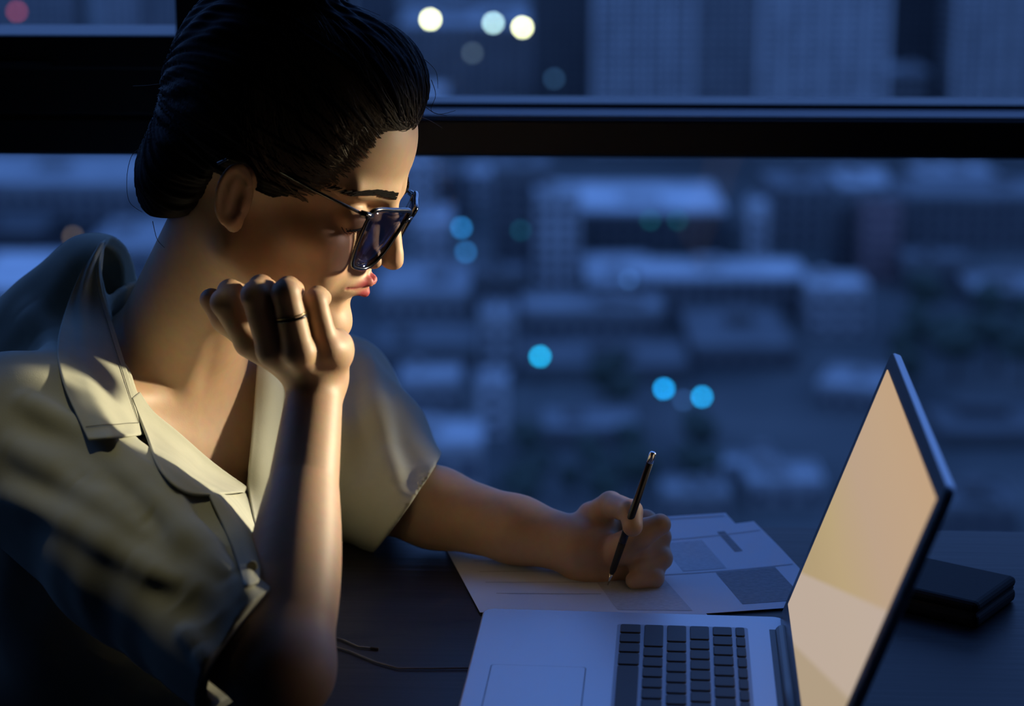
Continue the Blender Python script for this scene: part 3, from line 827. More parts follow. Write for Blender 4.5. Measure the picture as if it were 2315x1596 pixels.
LH = dict(mcp=[P(1338, 1168, 1.598), P(1362, 1184, 1.612), P(1376, 1212, 1.612), P(1386, 1252, 1.600)],
          pip=[P(1380, 1140, 1.582), P(1458, 1182, 1.598), P(1480, 1216, 1.594), P(1482, 1268, 1.582)],
          dip=[P(1426, 1156, 1.546), P(1490, 1214, 1.580), P(1494, 1262, 1.570), P(1478, 1306, 1.558)],
          tip=[P(1430, 1190, 1.536), P(1452, 1244, 1.566), P(1444, 1282, 1.560), P(1434, 1312, 1.553)],
          th=[P(1345, 1262, 1.585), P(1404, 1240, 1.566), P(1450, 1206, 1.556), P(1492, 1186, 1.556)])
def hand(p, H, wr, rf=.0092, pads=()):
    d = None
    rad = [1.0, 1.03, 1.0, .88]
    for i in range(4):
        r = rf * rad[i]
        m = chain(p, [wr * .75 + H['mcp'][i] * .25, H['mcp'][i]], [.014, r * 1.22], .004)
        d = m if d is None else smin(d, m, .007)
    for i in range(4):
        r = rf * rad[i]
        f = chain(p, [H['mcp'][i], H['pip'][i], H['dip'][i], H['tip'][i]], [r * 1.12, r * 1.02, r * .92, r * .80], .0025)
        d = smin(d, f, .0028)
    f = chain(p, H['th'], [.0135, .0118, .0106, .0088], .005)
    d = smin(d, f, .005)
    for c, r in pads: d = smin(d, ell(p, c, r), .010)
    return d
def rhand(p):
    return hand(p, RH, RWR, .0098, [(P(762, 792, 1.448), (.0125, .018, .016)), (P(690, 820, 1.452), (.020, .018, .013))])
def lhand(p):
    return hand(p, LH, LWR, .0100, [(P(1345, 1285, 1.585), (.026, .020, .014)), (P(1350, 1215, 1.592), (.018, .016, .020)), (P(1440, 1282, 1.582), (.018, .014, .018))])
def box_of(pts, m):
    pts = np.array(pts); return pts.min(0) - m, pts.max(0) + m
rb = box_of(sum([RH[k] for k in RH], []) + [RWR], .03); lb = box_of(sum([LH[k] for k in LH], []) + [LWR], .03)
def rarm(p):
    ax = (RWR - REL); ax = ax / np.linalg.norm(ax)
    d = chain(p, [RSH, REL], [.048, .036], .01)
    fa = p - REL.astype(np.float32); al = fa @ ax.astype(np.float32); L_ = float(np.linalg.norm(RWR - REL))
    t = np.clip(al / L_, 0, 1); q = fa - np.clip(al, 0, L_)[:, None] * ax.astype(np.float32)
    rr = .0305 + .0045 * np.sin(np.clip(t / .62, 0, 1) * np.pi) - .0100 * np.clip((t - .12) / .80, 0, 1) ** 1.15
    d = smin(d, (np.sqrt((q * q).sum(1)) - rr) * .93, .012)
    d = smin(d, cap(p, REL + A(-.004, -.006, -.014), REL + A(.0, .0, -.006), .019, .022), .012)
    return smin(d, cap(p, RWR, RH['mcp'][2] * .3 + RWR * .7, .0215, .018), .01)
def larm(p):
    d = chain(p, [LSH + A(0, 0, .004), LEL], [.036, .033], .01)
    d = smin(d, chain(p, [LEL, LEL * .7 + LWR * .3, LEL * .3 + LWR * .7, LWR], [.0330, .0325, .0262, .0225], .012), .01)
    return smin(d, cap(p, LWR, LH['mcp'][3] * .4 + LWR * .6, .0225, .020), .01)
FWD = np.array([.75, -.66, 0.]); FWD /= np.linalg.norm(FWD); SID = np.array([-FWD[1], FWD[0], 0.])   # SID: her left
TR = np.stack([FWD, SID, [0, 0, 1.]], 1)                # torso axes as columns
CH = np.array([-.302, 1.670, .008])                       # chest centre
def torso(p):
    d = ell(p, CH, (.102, .150, .165), TR)
    d = smin(d, cap(p, RSH, NB + A(-.02, .01, -.02), .050, .060), .05)
    d = smin(d, cap(p, LSH, NB + A(-.01, .0, -.02), .046, .060), .05)
    for s_ in (-1, 1):
        d = smin(d, ell(p, CH + FWD * .062 + SID * .065 * s_ + A(0, 0, -.025), (.048, .056, .056), TR), .03)
    d = smin(d, cap(p, CH + A(-.02, .03, -.05), PEL, .105, .125), .05)
    nk = cap(p, NB + A(-.012, .006, -.01), NT * .9 + h2p((0, 0, .02)) * .1, .056, .047)
    d = smin(d, nk, .028)
    # collar bones and the notch between them
    no = P(425, 905, 1.622)
    d = smin(d, cap(p, no + SID * .012 + A(0, 0, 0), LSH + A(.0, -.02, .035), .008, .006), .014)
    d = smin(d, cap(p, no - SID * .012, RSH + A(.02, 0, .04), .008, .006), .014)
    d = smin(d, cap(p, no + SID * .010, h2p((-.015, .040, -.020)), .008, .006), .012)      # neck muscles
    d = smin(d, cap(p, no - SID * .010, h2p((-.015, -.040, -.020)), .008, .006), .012)
    return d
def tnorm(a): return a / np.linalg.norm(a)
def body_fn(p):
    d = culled(p, np.array([-.66, 1.32, -.44]), np.array([0.02, 2.05, .34]), torso, .05)
    h = culled(p, HO - .17, HO + .19, lambda q: head_local(p2h(q)), .05)
    d = smin(d, h, .024)
    lo, hi = box_of([RSH, REL, RWR], .07); d = smin(d, culled(p, lo, hi, rarm, .03), .012)
    lo, hi = box_of([LSH, LEL, LWR], .07); d = smin(d, culled(p, lo, hi, larm, .03), .012)
    a = culled(p, rb[0], rb[1], rhand, .01); b = culled(p, lb[0], lb[1], lhand, .01)
    d = np.minimum(d, 1e3)
    near_wr = lambda p_, w: np.sqrt(((p_ - w.astype(np.float32)) ** 2).sum(1))
    d = np.where(near_wr(p, RWR) < .045, smin(d, a, .006), np.minimum(d, a))
    d = np.where(near_wr(p, LWR) < .045, smin(d, b, .006), np.minimum(d, b))
    return d

person = empty('person', tuple(W(PEL + A(0, 0, -.12))))
tag(person, 'woman in an open olive shirt, cheek on her fist, writing with a pen', 'person')
# skin: tone carried by a vertex attribute (lips, cheeks, brows are different in colour)
m_skin = bpy.data.materials.new('skin'); m_skin.use_nodes = True
nt = m_skin.node_tree; b_ = nt.nodes['Principled BSDF']
at = nt.nodes.new('ShaderNodeAttribute'); at.attribute_name = 'tone'
tn = nt.nodes.new('ShaderNodeTexNoise'); tn.inputs['Scale'].default_value = 90; tn.inputs['Detail'].default_value = 5
mx_ = nt.nodes.new('ShaderNodeMix'); mx_.data_type = 'RGBA'; mx_.blend_type = 'MULTIPLY'; mx_.inputs[0].default_value = .25
nt.links.new(at.outputs['Color'], mx_.inputs[6]); nt.links.new(tn.outputs['Color'], mx_.inputs[7]); nt.links.new(mx_.outputs[2], b_.inputs['Base Color'])
b_.inputs['Roughness'].default_value = .52; b_.inputs['Specular IOR Level'].default_value = .45
b_.inputs['Subsurface Weight'].default_value = .12; b_.inputs['Subsurface Radius'].default_value = (.012, .004, .002); b_.inputs['Subsurface Scale'].default_value = .5
bt = nt.nodes.new('ShaderNodeTexNoise'); bt.inputs['Scale'].default_value = 700
bp_ = nt.nodes.new('ShaderNodeBump'); bp_.inputs['Strength'].default_value = .12; bp_.inputs['Distance'].default_value = .0004
nt.links.new(bt.outputs['Fac'], bp_.inputs['Height']); nt.links.new(bp_.outputs[0], b_.inputs['Normal'])

V, Fq = sdf_mesh(body_fn, (-.62, 1.20, -.42), (.16, 2.02, .50), .0019)
tone = np.tile(np.array([.56, .355, .215]), (len(V), 1))
ql = p2h(V.astype(np.float32)); sl = sym(ql)
inh = (np.abs(ql).max(1) < .16)
up = cap(sl, (.1040, .0030, -.0408), (.0915, .0225, -.0468), .0040, .0020); lw = cap(sl, (.1022, 0, -.0525), (.0912, .0205, -.0480), .0050, .0022)
lipm = np.clip((.0016 - np.minimum(up, lw)) / .0014, 0, 1) * inh
tone = tone * (1 - lipm[:, None]) + np.array([.44, .07, .08]) * lipm[:, None]
chk = np.exp(-((sl - A(.08, .038, -.012)) ** 2).sum(1) / .018 ** 2) * inh
nos = np.exp(-((sl - A(.115, 0, -.018)) ** 2).sum(1) / .012 ** 2) * inh
mm = np.clip(.35 * chk + .3 * nos, 0, 1)[:, None]
tone = tone * (1 - mm) + np.array([.62, .30, .22]) * mm
np_mesh('body', V, Fq, m_skin, person, cols=tone)
print('body', len(V))
# eyes, lashes, brows
def hmesh(mb): mb.v = [tuple(h2p(v)) for v in mb.v]; return mb
MPW = M_W
def pbuild(mb, name, m, parent=person, **k):        # shapes given in the person frame
    M = Matrix.Translation(-Vector(parent.location)) @ MPW if parent is not None else MPW
    return mb.build(name, m, parent, M=M, **k)
m_eye = mat('eye_white', (.7, .7, .68), .15, coat=.5); m_iris = mat('brown_iris', (.05, .025, .012), .1)
m_lash = mat('dark_lashes', (.008, .006, .005), .7)
m_hairbrow = mat('dark_brow_hair', (.007, .005, .004), .9, spec=.1)
for s_ in (-1, 1):
    mb = MB()
    for i in range(17):
        t = i / 16; y = .0175 + t * .027; x = .0905 - (t - .35) ** 2 * .028; z = .0035 + .004 * math.sin(t * 3.1)
        mb.tube([(x - .001, s_ * y, z), (x + .003, s_ * (y + .001 * t), z - .0025), (x + .0065, s_ * (y + .004 * t), z - .002)], [.00035, .0003, .0001], 4)
    pbuild(hmesh(mb), 'eyelashes', m_lash)
    mb = MB(); mb.tube([(.0925 - (t - .4) ** 2 * .026, s_ * (.016 + t * .030), .0025 + .0035 * math.sin(t * 3.1)) for t in np.linspace(0, 1, 12)], [.0005 + .0006 * math.sin(t * 3.1) for t in np.linspace(0, 1, 12)], 6)
    pbuild(hmesh(mb), 'lid_line', m_lash, smooth=True)
    mb = MB(); rr_ = random.Random(3)
    for i in range(240):
        t = rr_.random(); y = .009 + t * .048; z = .0335 + .0055 * math.sin(t * 2.6) - t * .002 + rr_.uniform(-.0030, .0030) * (1 - .6 * t)
        q = np.array([[.12, s_ * y, z]], np.float32)
        for _ in range(14):
            q[:, 0] -= head_local(q) * .8
        x = float(q[0, 0])
        mb.tube([(x - .0003, s_ * y, z), (x + .0004 - .002 * t, s_ * (y + .004), z + .0018 * (1 - t * 1.4)), (x - .0015 - .002 * t, s_ * (y + .008), z + .0018 * (1 - 1.9 * t))], [.0004, .00045, .0002], 4)
    pbuild(hmesh(mb), 'eyebrow', m_hairbrow)

# ------------------------------------------------------------------ hair
def hair_base(q):
    s = sym(q)
    d = ell(q, (-.011, 0, .056), (.099, .080, .090))
    d = smin(d, ell(q, (.037, 0, .101), (.056, .056, .051)), .02)
    d = smin(d, ell(q, (-.020, 0, .095), (.080, .064, .052)), .02)
    d = smin(d, ell(q, (-.060, 0, -.016), (.046, .060, .058)), .02)
    d = smin(d, ell(s, (.030, .052, .066), (.034, .021, .040)), .015)
    return d
def hair_local(q):
    s = sym(q)
    d = hair_base(q)
    th = np.arctan2(q[:, 1], q[:, 2] - .03)
    w = .0011 * np.sin(th * 34 + 5 * np.sin(q[:, 0] * 28) + 2 * np.sin(q[:, 0] * 60 + th * 9)) + .0006 * np.sin(th * 93 + q[:, 0] * 70)
    d = d + w
    hl = q[:, 0] - (.037 + .46 * q[:, 2] + .012 * (1 - (q[:, 1] / .07) ** 2) * np.clip(q[:, 2] / .09, 0, 1)) + .002 * np.sin(q[:, 2] * 400 + q[:, 1] * 300)
    hl2 = np.where(q[:, 2] < .006, np.maximum(hl, q[:, 0] + .026 - .25 * (q[:, 2] - .006)), hl)
    d = smax(d, hl2, .010)
    d = smax(d, -ell(s, (-.002, .078, .000), (.0165, .022, .0270)), .006)
    d = smax(d, -(q[:, 2] + .062 - .55 * (q[:, 0] + .07)), .012)
    b = ell(q, (-.055, 0, .168), (.056, .052, .040))
    r = np.arctan2(q[:, 0] + .055, q[:, 1])
    b = b + .0016 * np.sin(r * 3 + q[:, 2] * 260)
    return smin(d, b, .012) * HS
def hair_fn(p): return hair_local(p2h(p))
V, Fq = sdf_mesh(hair_fn, HO - .17, HO + .24, .0019, relax=1)
m_hair = mat('dark_brown_hair', (.006, .004, .0035), .55, spec=.06, bump=(260, .35, .001, (.25, 1, 1)))
np_mesh('hair', V, Fq, m_hair, person)
m_str = mat('hair_strands_glint_brown', (.075, .058, .036), .5, spec=.3)  # strands coloured paler than the hair to look like caught light
N = 680; K = 16
s0 = np.zeros((N, 3), np.float32)
for i in range(N):
    t = random.random(); sg = 1 if random.random() < .2 else -1
    z = .012 + t ** .7 * .088; y = (.066 - .9 * max(0, z - .035) ** 1.35 * 9 * .1) * random.uniform(.80, 1.0) if random.random() < .72 else random.uniform(0, .045)
    if y < .046: z = .082 + .01 * (1 - y / .05)
    s0[i] = (.039 + .46 * z + random.uniform(-.006, .011) * (1 if y > .045 else .5), sg * y, z)
pth = [s0]; q = s0.copy()
def on_hair(q, off):
    for _ in range(3):
        h = .0008
        f = lambda a: np.minimum(hair_base(a), head_local(a) / HS) if off is None else np.minimum(hair_base(a), 9)
        d = f(q); g_ = np.stack([f(q + A(h, 0, 0)) - f(q - A(h, 0, 0)), f(q + A(0, h, 0)) - f(q - A(0, h, 0)), f(q + A(0, 0, h)) - f(q - A(0, 0, h))], 1) / (2 * h)
        q = q - (d - .0004)[:, None] * g_ / (np.sqrt((g_ * g_).sum(1)) + 1e-4)[:, None]
    return q
q = on_hair(q, None); paths = [q.copy()]
jit = rng.normal(0, .16, (N, 3)).astype(np.float32)
for k in range(K - 1):
    tgt = A(-.055, 0, .15) - q; tgt /= np.sqrt((tgt ** 2).sum(1))[:, None]
    back = A(-1, 0, .18)
    dr = tgt * min(1, .25 + k / 10) + back * max(0, .75 - k / 12) + jit * (.5 + .5 * math.sin(k * .9))
    q = q + dr / np.sqrt((dr ** 2).sum(1))[:, None] * .0085
    q = on_hair(q, None if k < 3 else 1)
    paths.append(q + rng.normal(0, .0003, q.shape).astype(np.float32))
pp = np.stack(paths, 1)
mb = MB()
for i in range(N):
    mb.tube(pp[i], [.00036 * (1 - .55 * j / K) for j in range(K)], 4)
tag(pbuild(hmesh(mb), 'hair_strands', m_str), kind='stuff')
mb = MB()
for pts in ([(320, 335), (298, 352), (287, 400), (292, 455), (322, 480)], [(300, 195), (345, 192), (385, 182), (425, 140), (465, 95), (500, 70)], [(395, 180), (430, 128), (480, 88)],
            [(975, 180), (985, 215), (975, 250), (1010, 262)], [(960, 240), (990, 258), (1030, 250)], [(935, 260), (970, 272), (1000, 290)], [(345, 500), (355, 540), (372, 560)],
            [(955, 130), (985, 160), (990, 200)], [(330, 300), (318, 350), (310, 400)], [(745, 8), (800, 12), (860, 35)]):
    p3 = [P(x, y, 1.57) for x, y in pts]; out = []
    for a in range(len(p3) - 1):
        p0 = p3[max(a - 1, 0)]; p1 = p3[a]; p2 = p3[a + 1]; p3_ = p3[min(a + 2, len(p3) - 1)]
        for t in np.linspace(0, 1, 6, endpoint=False):
            out.append(.5 * ((2 * p1) + (-p0 + p2) * t + (2 * p0 - 5 * p1 + 4 * p2 - p3_) * t * t + (-p0 + 3 * p1 - 3 * p2 + p3_) * t ** 3))
    out.append(p3[-1]); n_ = len(out)
    mb.tube(out, [.00035 * (1 - .5 * i / n_) for i in range(n_)], 4)
tag(pbuild(mb, 'loose_hair', m_str), kind='stuff')
# fine hairs growing from the temple
# ------------------------------------------------------------------ the shirt
def poly_sd(x, y, poly):
    """signed distance in pixels to a polygon, negative inside"""
    pts = np.array(poly, np.float32); n = len(pts); d = np.full(x.shape, 1e9, np.float32); ins = np.zeros(x.shape, bool)
    for i in range(n):
        a = pts[i]; b = pts[(i + 1) % n]; e = b - a; wx = x - a[0]; wy = y - a[1]
        t = np.clip((wx * e[0] + wy * e[1]) / (e @ e), 0, 1)
        d = np.minimum(d, (wx - t * e[0]) ** 2 + (wy - t * e[1]) ** 2)
        c = ((a[1] > y) != (b[1] > y)) & (x < (b[0] - a[0]) * (y - a[1]) / (b[1] - a[1] + 1e-9) + a[0]); ins ^= c
    d = np.sqrt(d); return np.where(ins, -d, d)
RSL = P(566, 1462, 1.315); LSL = P(925, 1132, 1.665)     # sleeve mouths
rax = tnorm(REL - RSH); lax = tnorm(LSL - LSH)
rcut = tnorm(np.array([.80, -.38, -.42])); lcut = tnorm(np.array([.80, -.10, -.55]))
def torso_cloth(p):
    d = ell(p, CH, (.102, .150, .165), TR)
    d = smin(d, cap(p, RSH, NB + A(-.03, .01, -.035), .050, .055), .05)
    d = smin(d, cap(p, LSH, NB + A(-.01, .0, -.03), .046, .055), .05)
    d = smin(d, ell(p, CH + FWD * .062 + A(0, 0, -.030), (.052, .120, .066), TR), .04)
    d = smin(d, cap(p, NB + A(-.06, .03, -.02), CH + A(-.08, .06, -.08), .070, .10), .05)
    d = smin(d, cap(p, CH + A(-.02, .03, -.05), PEL, .115, .145), .05)
    d = smin(d, cap(p, P(50, 800, 1.69), P(215, 622, 1.685), .036, .022), .04)
    return d - .014
folds = []                                                # (a, b, height, width)
def outer0(p):
    d = torso_cloth(p)
    r = chain(p, [RSH + A(0, 0, -.004), RSH * .45 + RSL * .55 + A(0, 0, -.004), RSL + rax * .06], [.064, .061, .052], .02)
    l = chain(p, [LSH + A(0, 0, -.006), P(822, 1010, 1.71), P(880, 1112, 1.680), P(990, 1180, 1.63)], [.055, .054, .049, .046], .02)
    d = smin(d, r, .03); d = smin(d, l, .025)
    return d
def outer(p):
    d = outer0(p)
    for a, b, h, w in folds:
        ab = b - a; t = np.clip(((p - a.astype(np.float32)) @ ab.astype(np.float32)) / (ab @ ab), 0, 1)
        q = p - a.astype(np.float32) - t[:, None] * ab.astype(np.float32)
        r2 = (q * q).sum(1)
        d = d - h * np.exp(-r2 / w ** 2) * np.sin(np.pi * (.12 + .76 * t))
    d = d + .0010 * np.sin(p[:, 0] * 95 + 22 * p[:, 2] + 3 * np.sin(p[:, 1] * 40)) * np.sin(p[:, 2] * 61 + p[:, 1] * 40)
    return d
def trace(px, py, fn, y0=1.15, y1=2.1):
    px = np.atleast_1d(np.asarray(px, float)); py = np.atleast_1d(np.asarray(py, float))
    Y = np.full(px.shape, y0)
    d_ = lambda: np.stack([P(a, b, c) for a, b, c in zip(px, py, Y)]).astype(np.float32)
    done = np.zeros(px.shape, bool)
    for _ in range(90):
        d = fn(d_()); Y = np.where(Y < y1, Y + np.where(np.abs(d) < 2e-4, 0, d * .7), Y)
    return Y, Y < y1 - .02
def fold(pts, h, w):
    Y, ok = trace([a for a, b in pts], [b for a, b in pts], outer0)
    if not ok.all():
        g = Y[ok].mean() if ok.any() else 1.45
        Y = np.where(ok, Y, g)
    q = [P(a, b, c) for (a, b), c in zip(pts, Y)]
    if h > 0: h *= 1.25; w *= .8
    for i in range(len(q) - 1): folds.append((q[i], q[i + 1], h, w))
fold([(60, 905), (200, 985), (350, 1120), (470, 1240)], .010, .011)
fold([(190, 960), (330, 1060), (450, 1190), (520, 1290)], .009, .008)
fold([(30, 1010), (180, 1090), (330, 1180), (450, 1230)], .008, .013)
fold([(20, 1120), (160, 1180), (300, 1260), (400, 1330)], .007, .012)
fold([(240, 1080), (330, 1160), (410, 1220)], -.005, .008)
fold([(150, 1060), (260, 1130), (380, 1220)], -.006, .008)
fold([(340, 1300), (400, 1360), (430, 1420)], -.006, .012)
fold([(420, 1340), (470, 1400), (500, 1470)], -.006, .011)
fold([(460, 1250), (530, 1300), (565, 1360)], .006, .010)
fold([(400, 1400), (450, 1460), (480, 1520)], .005, .010)
fold([(830, 800), (850, 900), (880, 1010), (900, 1100)], .006, .012)
fold([(800, 860), (815, 980), (820, 1100)], -.006, .010)
fold([(900, 980), (930, 1050), (940, 1110)], -.005, .010)
fold([(440, 1130), (500, 1230), (540, 1320)], -.006, .013)
fold([(480, 1120), (530, 1180), (560, 1260)], .007, .010)
fold([(60, 700), (100, 760), (140, 830)], .006, .014)
open_poly = [(236, 560), (300, 470), (640, 440), (640, 640), (596, 760), (582, 850), (574, 960), (563, 1060), (556, 1106), (480, 1048), (400, 978), (330, 930), (308, 880), (280, 790), (248, 700), (230, 620)]
no_pt = P(425, 905, 1.622)
def shirt_fn(p):
    o = outer(p)
    d = np.maximum(o, -(outer0(p) + .0115))
    # sleeve mouths
    for c, ax, R_ in ((RSL, rcut, .13), (LSL, lcut, .12)):
        q = p - c.astype(np.float32); al = q @ ax.astype(np.float32)
        rad = np.sqrt((q * q).sum(1))
        d = smax(d, -np.maximum(-al, rad - R_), .002)
    d = np.maximum(d, -.235 - p[:, 2])
    # neck opening
    V_ = p - A(0, 0, EYE); zc = V_ @ DV.astype(np.float32); x = CX + F_PX * V_[:, 0] / zc; y = CY - F_PX * (V_ @ UV.astype(np.float32)) / zc
    s = poly_sd(x, y, open_poly) / 2850.
    side = (p - (NB + A(-.0, .0, 0)).astype(np.float32)) @ FWD.astype(np.float32)
    cut = np.maximum(s, -side - .045)
    d = smax(d, -cut, .002)
    nx = tnorm(NT - NB)
    sd = cap(p, NB - nx * .04, NB + nx * .10, .074, .070)
    al = (p - NB.astype(np.float32)) @ nx.astype(np.float32)
    st_ = np.maximum(np.abs(sd) - .0022, np.maximum(al - .052 - .7 * np.clip(-side - .01, -.04, .03), side - .010))
    d = smin(d, st_, .006)
    nk = cap(p, NB + A(-.02, .01, -.06), NT, .064, .064)          # room for the neck
    d = smax(d, -nk, .004)
    return d
V, Fq = sdf_mesh(shirt_fn, (-.64, 1.16, -.26), (.06, 2.04, .32), .0024, relax=2)
m_shirt = mat('olive_cotton', (.47, .47, .37), .85, spec=.2, noise=(30, (.43, .43, .34)), bump=(900, .25, .0005))
np_mesh('shirt', V, Fq, m_shirt, person)
print('shirt', len(V))

m_stitch = mat('stitching_thread', (.20, .20, .15), .8)
def drape(name, rows, off, n=14, m=14, thick=.0022, ridge=0., fn=None, hem=True, stitch=0):
    """a cloth flap laid over the shirt: rows of edge points in pixels, its depth read off the body below"""
    fn = fn or (lambda p: np.minimum(outer(p), torso(p)))
    rows = np.array(rows, float)                   # (R,2,2)
    R_ = len(rows)
    def cr(a, t):
        i = min(int(t), R_ - 2); f = t - i
        p0 = a[max(i - 1, 0)]; p1 = a[i]; p2 = a[i + 1]; p3 = a[min(i + 2, R_ - 1)]
        return .5 * ((2 * p1) + (-p0 + p2) * f + (2 * p0 - 5 * p1 + 4 * p2 - p3) * f * f + (-p0 + 3 * p1 - 3 * p2 + p3) * f ** 3)
    G = np.zeros((m, n, 2))
    for i in range(m):
        t = i / (m - 1) * (R_ - 1); a = cr(rows[:, 0], t); b = cr(rows[:, 1], t)
        for j in range(n): G[i, j] = a + (b - a) * j / (n - 1)
    Y, ok = trace(G[..., 0].ravel(), G[..., 1].ravel(), fn)
    Y = np.where(ok, Y, np.nan).reshape(m, n)
    if np.isnan(Y).any():
        med = np.nanmedian(Y, axis=1); med = np.where(np.isnan(med), np.nanmedian(med), med)
        for i in range(m):
            r = Y[i]; r[np.isnan(r)] = np.nanmax(r) if (~np.isnan(r)).any() else med[i]
    Yh = Y.copy(); Y = Y - off
    for _ in range(10):
        Z = Y.copy(); Z[1:-1] = .5 * Y[1:-1] + .25 * (Y[:-2] + Y[2:]); Y = Z
        Z = Y.copy(); Z[:, 1:-1] = .5 * Y[:, 1:-1] + .25 * (Y[:, :-2] + Y[:, 2:]); Y = Z
        Y = np.minimum(Y, Yh - .003)
    s = np.linspace(0, 1, n)
    rg = ridge * np.sin(np.pi * s) if not callable(ridge) else ridge(np.linspace(0, 1, m)[:, None], s[None])
    Y = Y - rg
    pts = np.array([[P(G[i, j, 0], G[i, j, 1], Y[i, j]) for j in range(n)] for i in range(m)])
    me_v = pts.reshape(-1, 3); nn = []
    for i in range(m):
        for j in range(n):
            du = pts[min(i + 1, m - 1), j] - pts[max(i - 1, 0), j]; dv = pts[i, min(j + 1, n - 1)] - pts[i, max(j - 1, 0)]
            c = np.cross(du, dv); c /= np.linalg.norm(c) + 1e-12
            if c @ (np.array([0, 0, EYE]) - pts[i, j]) < 0: c = -c
            nn.append(c)
    nn = np.array(nn).reshape(m, n, 3)
    mb = MB(); f = []
    edge = np.zeros((m, n)); edge[0] = edge[-1] = 1; edge[:, 0] = edge[:, -1] = 1
    top = pts + nn * (thick * .5 + (.0006 * edge[..., None] if hem else 0)); bot = pts - nn * thick * .5
    vs = np.concatenate([top.reshape(-1, 3), bot.reshape(-1, 3)]); Mn = m * n
    for i in range(m - 1):
        for j in range(n - 1):
            a = i * n + j; f += [(a, a + 1, a + n + 1, a + n), (Mn + a, Mn + a + n, Mn + a + n + 1, Mn + a + 1)]
    rim = [j for j in range(n)] + [i * n + n - 1 for i in range(1, m)] + [(m - 1) * n + j for j in range(n - 2, -1, -1)] + [i * n for i in range(m - 2, 0, -1)]
    for a, b in zip(rim, rim[1:] + rim[:1]): f.append((a, Mn + a, Mn + b, b))
    mb.add(vs, f)
    # make the winding consistent outwards
    o = pbuild(mb, name, m_shirt, smooth=True)
    T_ = pts + nn * (thick * .5 + .0009)
    if stitch:
        ln = MB(); a_ = stitch
        ln.tube([T_[i, n - 1 - a_] for i in range(1, m - a_)], .00035, 5); ln.tube([T_[m - 1 - a_, j] for j in range(1, n - a_)], .00035, 5)
        pbuild(ln, 'stitching', m_stitch)
    sb = o.modifiers.new('soft', 'SUBSURF'); sb.levels = 1; sb.render_levels = 1
    return o
drape('collar', [((226, 552), (238, 540)), ((190, 604), (226, 598)), ((152, 690), (234, 664)), ((128, 780), (262, 756)), ((140, 860), (288, 842)), ((170, 932), (310, 918)), ((200, 997), (330, 984))],
      .010, n=22, m=26, ridge=lambda t, s: .010 * np.exp(-((s - .42) / .16) ** 2) * (.3 + .7 * t) + .004 * np.sin(t * 9 + s * 5) * s, stitch=2)
drape('lapel', [((296, 900), (314, 886)), ((332, 990), (345, 930)), ((362, 1065), (400, 974)), ((430, 1119), (480, 1044)), ((552, 1113), (558, 1102))], .007, n=12, m=22,
      ridge=lambda t, s: .006 * (1 - s) * np.sin(np.pi * t) + .0 * s)
drape('lapel', [((584, 776), (618, 790)), ((581, 830), (645, 862)), ((574, 920), (644, 950)), ((566, 1010), (638, 1050)), ((560, 1095), (628, 1130)), ((574, 1180), (610, 1200)), ((588, 1250), (596, 1258))], .008, n=12, m=26,
      ridge=lambda t, s: .007 * np.sin(np.pi * s) + .002 * np.sin(t * 14), stitch=1)
# placket with a button
drape('placket', [((470, 1118), (556, 1112)), ((500, 1180), (576, 1170)), ((530, 1250), (592, 1230)), ((552, 1330), (584, 1320))], .004, n=10, m=16, ridge=lambda t, s: .003 * np.sin(np.pi * s))
Yb, _ = trace([569], [1280], outer)
bpos = P(569, 1280, Yb[0] - .011); nrm = tnorm(np.array([.25, -.9, .25]))
u_ = tnorm(np.cross(nrm, [0, 0, 1])); v_ = np.cross(nrm, u_)
mb = MB()
mb.tube([bpos - nrm * .001, bpos + nrm * .0009], .0036, 16)
mb.tube([bpos + (u_ * math.cos(a) + v_ * math.sin(a)) * .0033 + nrm * .0010 for a in np.linspace(0, 2 * math.pi, 16, endpoint=False)], .0005, 6, closed=True)
pbuild(mb, 'button', mat('olive_button', (.36, .34, .22), .35), smooth=False)

# ------------------------------------------------------------------ trousers, shoes, stool (below the desk)
m_tr = mat('dark_trousers', (.02, .02, .025), .85, bump=(300, .2, .001))
KN = [np.array([-.10, 1.40, -.285]), np.array([.02, 1.58, -.285])]
HP = [PEL - SID * .09 + A(0, 0, -.02), PEL + SID * .09 + A(0, 0, -.02)]
FT = [np.array([-.16, 1.42, -.66]), np.array([-.03, 1.60, -.66])]
def tr_fn(p):
    d = ell(p, PEL + A(0, 0, -.0), (.13, .185, .105), TR)
    for i in (0, 1):
        d = smin(d, chain(p, [HP[i], KN[i]], [.088, .062], .02), .03); d = smin(d, chain(p, [KN[i], FT[i]], [.060, .048], .02), .015)
    return np.maximum(d, -.680 - p[:, 2])
V, Fq = sdf_mesh(tr_fn, (-.70, 1.25, -.75), (.15, 2.1, -.1), .007, relax=1)
np_mesh('trousers', V, Fq, m_tr, person)
m_shoe = mat('black_shoes', (.01, .01, .01), .4)
for i in (0, 1):
    f = FT[i]
    V, Fq = sdf_mesh(lambda p: np.maximum(smin(ell(p, f + FWD * .055 + A(0, 0, -.058), (.13, .044, .045), TR), cap(p, f, f + A(0, 0, -.06), .036, .034), .03), -.748 - p[:, 2]), f - .2, f + .2, .006, relax=1)
    np_mesh('shoe', V, Fq, m_shoe, person)
m_stool = mat('dark_stool_wood', (.03, .022, .018), .5)
st = W(PEL); stool = empty('stool', (st[0], st[1], 0), YAW + math.radians(-41)); tag(stool, 'dark wooden stool the woman sits on, mostly hidden by her', 'stool')
ztop = TT + PEL[2] - .105
MB().prism(rrect(-.19, .19, -.19, .19, .05), ztop - .03, ztop).build('seat', m_stool, stool, bevel=.006)
